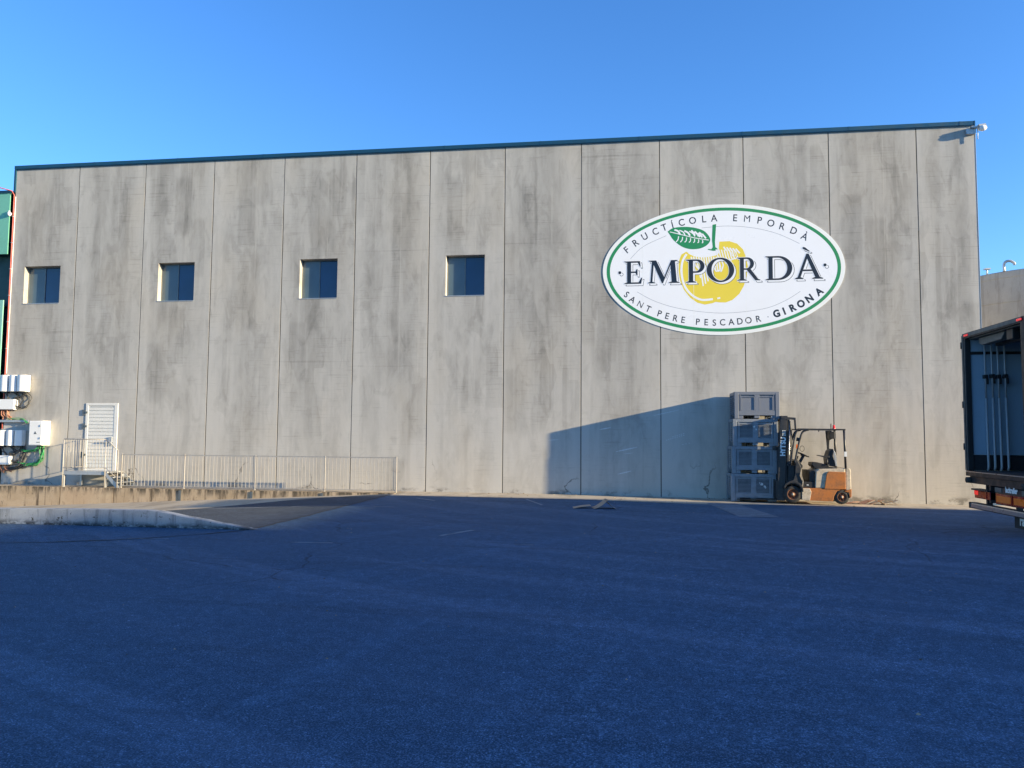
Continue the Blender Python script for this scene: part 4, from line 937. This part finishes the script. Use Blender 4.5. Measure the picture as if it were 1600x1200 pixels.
for y in (YN+.28, YF-.38): MB().prism([(4.035, Z(.60)), (4.0, Z(.60)), (3.995, Z(.09)), (3.05, Z(.05)), (3.05, Z(.035)), (4.03, Z(.045))], 'y', y, y+.10).build('fork', M['blackpaint'], fk, .003)
# lettering up the mast: HYTSU
o_ = MB(); zb, zt = 1.235, 1.72
for k, ch in enumerate('HYTSU'):
    z = zb+(zt-zb)*(k+.5)/5; ang = math.radians(90)
    xb = lean(z)+.145
    m4 = Matrix(((0, -1, 0, xb), (0, 0, -1, YN+.096), (1, 0, 0, Z(z)), (0, 0, 0, 1)))
    vs, fs = glyph_mesh(ch, .118/CAP, m4, .009, .95); o_.add(vs, fs)
for k in range(3): o_.box(lean(1.8)+.06, lean(1.8)+.14, YN+.095, YN+.096, Z(1.765+k*.055), Z(1.80+k*.055))
for k in range(3): o_.box(lean(1.8)+.08, lean(1.8)+.12, YN+.094, YN+.095, Z(1.775+k*.055), Z(1.79+k*.055), 1)
o_.build('lettering', [M['letter_white'], M['blackpaint']], fk)
# stand it on the ground a little nearer the wall
_s = 1.0145; _L = fk.location.copy(); _c = Vector((0, 0, CAMH))
fk.location = _c + (_L-_c)*_s; fk.scale = (_s, _s, _s); fk.rotation_euler = (0, .006, 0)
# rear steer details


# ------------------------------------------------------------------ box trailer at the right (rear end towards the left)
XR, YFAR, YNEAR = 7.307, 17.753, 15.20
gt = gz(8)
tl = thing('box_trailer', 'dark framed box trailer with open rear end, pale inside and red tail lights', 'trailer', (13, 16.5, gt))
L = 13.4
MB().box(XR+.09, XR+L, YFAR-.05, YFAR, 1.0, 3.93).box(XR+.09, XR+L, YNEAR, YNEAR+.05, 1.0, 3.93).box(XR+.09, XR+L, YNEAR+.05, YFAR-.05, 3.90, 3.93).box(XR+L-.05, XR+L, YNEAR+.05, YFAR-.05, 1.06, 3.90).build_each('body_panel', M['white'], tl)
MB().box(XR+.10, XR+L-.06, YFAR-.075, YFAR-.052, 1.40, 3.86).box(XR+.10, XR+L-.06, YNEAR+.052, YNEAR+.075, 1.40, 3.86).box(XR+L-.08, XR+L-.052, YNEAR+.08, YFAR-.08, 1.4, 3.8).build_each('inner_lining', M['liner'], tl)
MB().box(XR+.10, XR+L-.06, YFAR-.09, YFAR-.052, 1.07, 1.395).box(XR+.10, XR+L-.06, YNEAR+.052, YNEAR+.09, 1.07, 1.395).build_each('kick_plate', M['darkmesh'], tl)
MB().box(XR+.10, XR+L-.06, YFAR-.10, YFAR-.077, 3.545, 3.605).build('load_rail', M['black'], tl)
MB().box(XR+.06, XR+L-.06, YNEAR+.052, YFAR-.052, 3.865, 3.895).build('ceiling', M['trailer_grey'], tl)
MB().box(XR+.02, XR+L, YNEAR+.09, YFAR-.09, .99, 1.062).build('floor', M['darkmesh'], tl)
# rear frame
fm = MB(); fm.box(XR-.02, XR+.09, YFAR-.115, YFAR+.02, 1.063, 4.0); fm.box(XR-.02, XR+.09, YNEAR-.02, YNEAR+.115, 1.063, 4.0); fm.box(XR-.022, XR+.088, YNEAR+.115, YFAR-.115, 3.885, 4.0)
fm.build('rear_frame', M['black'], tl, .006)
MB().box(XR-.035, XR-.021, YFAR-.035, YFAR+.022, 1.07, 3.96).box(XR-.030, XR-.021, YFAR-.105, YFAR-.09, 1.07, 3.84).build('door_seal', M['trailer_grey'], tl)
MB().box(XR-.036, XR-.023, YNEAR+.05, YFAR-.05, 3.915, 3.985).build('header_panel', M['trailer_grey'], tl)
for y in (YFAR-.22, YNEAR+.10): MB().box(XR-.05, XR-.037, y-.09, y+.09, 3.925, 3.965).build('marker_light', M['red_lit'], tl, .004)
for z in (3.68, 2.4, 1.5): MB().tube([(XR-.03, YFAR+.03, z), (XR-.03, YFAR+.03, z+.14)], .025, 8).build('hinge', M['black'], tl)
rb = MB(); rb.prism([(YFAR-.38, 3.84), (YFAR-.42, 3.74), (YFAR-.52, 3.70), (YFAR-1.36, 3.72), (YFAR-1.48, 3.82), (YFAR-1.50, 3.86), (YFAR-.38, 3.86)], 'x', XR+.14, XR+.30)
rb.build('light_housing', M['trailer_grey'], tl, .01)
MB().box(XR+.10, XR+.24, YFAR-1.9, YFAR-1.66, 3.66, 3.86).box(XR+.5, XR+.62, YNEAR+.2, YFAR-.3, 3.70, 3.80).build('roof_bracket', M['black'], tl, .01)
# sill, chassis beam, lamps, reflectors, bumper, mud flap
MB().box(XR-.03, XR+.12, YNEAR-.02, YFAR+.02, .95, 1.06).build('door_sill', M['black'], tl, .006)
MB().box(XR-.036, XR-.031, YNEAR, YFAR, 1.035, 1.05).build('sill_edge', M['alu'], tl)
MB().prism([(YFAR-.10, .95), (YFAR-.16, .80), (YNEAR+.16, .80), (YNEAR+.10, .95)], 'x', XR, XR+.16).build('rear_beam', M['black'], tl, .006)
for y in (YFAR-.12, YNEAR+.12): MB().lathe([(-.07, .01), (-.07, .06), (.06, .07), (.06, .0)], (XR-.01, y, .865), 'x', 14).build('dock_buffer', M['rubber'], tl)
for y0, y1 in ((15.2+.98, 15.2+.90), (YFAR-.98, YFAR-.90)): MB().box(XR+.02, XR+.20, y0, y1, .45, .80).build('bracket', M['black'], tl)
for s, yo in ((1, YFAR),):
    a, b = yo-s*.30, yo-s*.98
    lt = MB().box(XR+.0, XR+.12, a, b, .505, .665).build('tail_light', M['darkred'], tl, .008)
    MB().box(XR-.012, XR-.001, a-s*.01, a-s*.17, .575, .660).build('lens', M['red_lit'], lt, .003)
    MB().box(XR-.012, XR-.001, a-s*.20, a-s*.55, .525, .650).build('lens', M['darkred'], lt, .003)
    MB().box(XR-.05, XR+.14, a+s*.04, b, .668, .70).build('lamp_hood', M['black'], lt, .004)
for y0, y1 in ((16.50, 15.86), (15.82, 15.22)):
    rf_ = MB().box(XR-.012, XR+.01, y0, y1, .47, .665).build('reflector_board', M['darkred'], tl)
    MB().box(XR-.018, XR-.013, y0-.035, y1+.035, .50, .625).build('reflector_strip', M['amber'], rf_)
MB().box(XR+.012, XR+.06, 15.22, 16.55, .45, .78).build('board_mount', M['blackpaint'], tl)
MB().box(XR+.002, XR+.008, 16.56, 16.30, .69, .78).box(XR+.002, XR+.008, 15.52, 15.25, .69, .78).build_each('mount_plate', M['trailer_grey'], tl)
MB().prism([(XR-.06, .30), (XR+.04, .30), (XR+.04, .40), (XR-.04, .40), (XR-.06, .38)], 'y', YNEAR+.03, 17.53).build('bumper', M['alu'], tl, .006)
MB().box(XR-.075, XR+.05, 17.531, 17.56, .285, .41).box(XR-.050, XR+.05, YNEAR+.03, 17.53, .402, .412).box(XR-.058, XR+.05, YNEAR+.03, 17.53, .286, .298).build('bumper_cap', M['black'], tl)
for y in (17.0, 15.8): MB().box(XR+.04, XR+.14, y-.03, y+.03, .35, .80).build('bumper_bracket', M['black'], tl)
def rear_text(txt, y, z, size, bold, x, par):
    m4 = Matrix(((0, 0, -1, x), (-1, 0, 0, y), (0, 1, 0, z), (0, 0, 0, 1)))
    vs, fs = glyph_mesh(txt, size, m4, bold, .85); m = MB(); m.add(vs, fs); return m.build('lettering', M['letter_white'], par)
rear_text('lecitrailer', 15.90, .712, .140, .009, XR-.001, tl)
fl = MB().box(XR+.10, XR+.115, 15.22, 16.03, .05, .32).build('mud_flap', M['rubber'], tl)
rear_text('railer', 15.60, .12, .26, .009, XR+.098, fl)
MB().box(XR+.2, XR+L, 15.9, 16.05, .62, .98).box(XR+.2, XR+L, 16.9, 17.05, .62, .98).build_each('chassis_rail', M['black'], tl)
for ax_ in (10.2, 11.5, 12.8):
    for y, s in ((YNEAR+.22, -1), (YFAR-.22, 1)):
        wv = MB().lathe([(-.19, .30), (-.19, .46), (-.15, .52), (.15, .52), (.19, .46), (.19, .30)], (ax_, y, gt+.525), 'y', 30).build('wheel', M['rubber'], tl)
        MB().lathe([(s*.17, .30), (s*.05, .26), (s*.04, .12), (s*.16, .10), (s*.16, 0)], (ax_, y, gt+.525), 'y', 24).build('rim', M['alu'], wv)
for y in (YNEAR+.5, YFAR-.5): MB().box(19.0, 19.15, y-.06, y+.06, gt+.01, 1.0).box(18.9, 19.25, y-.12, y+.12, gt+.005, gt+.03).build('landing_leg', M['blackpaint'], tl)
labs = ['steel load pole nearest the trailer opening', 'second steel load pole from the trailer opening', 'third steel load pole from the trailer opening', 'steel load pole deepest inside the trailer']
first = None
for k in range(4):
    if first is None:
        lp = thing('load_pole', '', 'load pole', (0, 0, 0), 'load poles standing in the trailer'); first = lp
        MB().tube([(0, 0, 1.064), (.01, -.01, 1.14), (.012, 0, 2.6)], .026, 8).build('lower_tube', M['pole'], lp)
        MB().tube([(.012, 0, 2.6), (.012, 0, 3.84)], .020, 8).build('upper_tube', M['pole'], lp)
        MB().box(-.035, .05, -.05, .03, 3.02, 3.10).box(.02, .06, -.04, .02, 2.90, 3.02).build('clamp', M['black'], lp, .005)
    else: lp = copy_tree(first)
    lp['label'] = labs[k]; lp.location = (XR+.36+k*.105, YFAR-.14-.02*k, [0, .012, .0, .006][k]); lp.location.x = [7.66, 7.78, 7.90, 8.03][k]
    lp.rotation_euler = (0, [-.003, -.001, -.003, -.004][k], 0)

# ------------------------------------------------------------------ silo behind
sl_ = thing('silo', 'round beige concrete silo with a bent vent pipe, standing behind the trailer', 'silo', (20.9, 41, 0))
TC = (20.9, 41.0)
R_ = 4.6
MB().lathe([(-1, R_), (9.42, R_), (9.50, R_-.05), (9.62, R_*.82), (9.80, R_*.45), (9.86, 0)], (TC[0], TC[1], 0), 'z', 72).build('tank_shell', M['tank'], sl_)
mb = MB()
for i in range(0, 9): mb.lathe([(i*1.15-.02, R_+.001), (i*1.15, R_+.02), (i*1.15+.02, R_+.001)], (TC[0], TC[1], 0), 'z', 72)
mb.build('seam_ring', M['tank'], sl_)
MB().tube(sweep([(17.50, 38.0, 9.5), (17.50, 38.0, 9.82), (17.58, 37.98, 9.95), (17.74, 37.95, 9.97), (17.88, 37.92, 9.88), (17.90, 37.9, 9.78)]), .058, 12).build('vent_pipe', M['galv'], sl_)
MB().tube([(17.02, 38.6, 9.45), (17.02, 38.6, 9.80)], .035, 8).box(16.9, 17.15, 38.5, 38.7, 9.72, 9.78).build('valve', M['galv'], sl_)

# ------------------------------------------------------------------ litter
def flap_piece(m, cx, cy, w, d, yaw, lift, z0, fold=.0):
    c_, s_ = math.cos(yaw), math.sin(yaw)
    def P(u, v, z): return (cx+u*c_-v*s_, cy+u*s_+v*c_, z0+z)
    n = 5; top = []; 
    for i in range(n+1):
        u = -w/2+w*i/n; zz = lift*(i/n)**1.5+fold*math.sin(i/n*math.pi)
        top += [P(u, -d/2, zz+.006), P(u, d/2, zz+.010)]
    vs = top+[(p[0], p[1], p[2]-.006) for p in top]; k = len(top); fs = []
    for i in range(n):
        a = 2*i; fs += [(a, a+2, a+3, a+1), (k+a, k+a+1, k+a+3, k+a+2), (a, k+a, k+a+2, a+2), (a+1, a+3, k+a+3, k+a+1)]
    fs += [(0, 1, k+1, k), (2*n, k+2*n, k+2*n+1, 2*n+1)]
    m.add(vs, fs)
cb = MB(); z0 = gz(-.8)+.002
flap_piece(cb, -.98, 18.75, .42, .34, .15, .06, z0, .02); flap_piece(cb, -.55, 18.78, .34, .38, .25, .21, z0, .0); flap_piece(cb, -.30, 18.80, .24, .36, math.pi+.15, .20, z0)
tag(cb.build('cardboard_piece', M['card']), 'folded brown cardboard sheet lying on the shaded asphalt', 'cardboard')
rnd = random.Random(11)
for lab, x, y, w, mt, li in (('flat dark cardboard scrap at the wall foot nearest the forklift', 6.25, 22.35, .34, 'card', .05), ('crumpled brown cardboard scrap in the middle of the litter by the wall', 6.62, 22.45, .36, 'card', .10),
                         ('pale bent cardboard scrap on top of the litter by the wall', 6.85, 22.30, .34, 'card2', .13), ('pale cardboard strip at the right end of the litter by the wall', 7.2, 22.4, .42, 'card2', .12)):
    m = MB(); flap_piece(m, x, y, w, .25, rnd.uniform(-.5, .5), li, gz(x)+.006, .02); flap_piece(m, x+.12, y-.06, w*.5, .18, rnd.uniform(2, 4), li*.8, gz(x)+.008)
    tag(m.build('cardboard_scrap', M[mt]), lab, 'cardboard', 'cardboard litter at the wall foot')
pb = MB()
for k in range(46):
    x = rnd.choice([rnd.uniform(-6, 9), rnd.uniform(-4, 2)]); y = rnd.choice([22.88-rnd.random()**2*.3, rnd.uniform(21.2, 22.8)]); s_ = rnd.uniform(.01, .035)
    pb.add([(x+s_*math.cos(a)*rnd.uniform(.6, 1.3), y+s_*math.sin(a)*rnd.uniform(.5, 1.2), gz(x)+.004) for a in (0, 1.3, 2.6, 3.8, 5.1)] + [(x, y, gz(x)+.004+s_*.8)], [(0, 1, 5), (1, 2, 5), (2, 3, 5), (3, 4, 5), (4, 0, 5), (0, 4, 3, 2, 1)])
for k in range(160):
    x = rnd.uniform(-9, 8); y = rnd.uniform(5, 20) ; s_ = rnd.uniform(.006, .016)
    if x < -6.7 and y > 13: continue
    pb.add([(x+s_*math.cos(a)*rnd.uniform(.6, 1.3), y+s_*math.sin(a)*rnd.uniform(.5, 1.2), gz(x)) for a in (0, 1.3, 2.6, 3.8, 5.1)] + [(x, y, gz(x)+s_*.8)], [(0, 1, 5), (1, 2, 5), (2, 3, 5), (3, 4, 5), (4, 0, 5), (0, 4, 3, 2, 1)])
tag(pb.build('grit', M['retain']), 'scattered small stones and grit on the yard', 'grit', kind='stuff')

# ------------------------------------------------------------------ unseen hall added out of view, its outline stepped to shape the yard's shade
hall = thing('shade_caster_hall', 'unseen pale hall added out of view so that its shadow covers the asphalt', 'building', (100, -30, 0))
H = 12.0
fp = [(42.6, -80), (42.6, 2.47), (47.1, 2.47), (47.1, 10.47), (190, 10.47), (190, -80)]
MB().prism(fp, 'z', -.5, H-.12).build('wall', M['farwall'], hall)
MB().prism([(42.57, -80.03), (42.57, 2.5), (47.07, 2.5), (47.07, 10.5), (190.03, 10.5), (190.03, -80.03)], 'z', H-.119, H).build('roof', M['trim'], hall)
m = MB()
for x in range(55, 180, 12): m.box(x, x+4.5, 10.475, 10.50, 0, 4.6)
m.build_each('loading_door', M['galv'], hall)
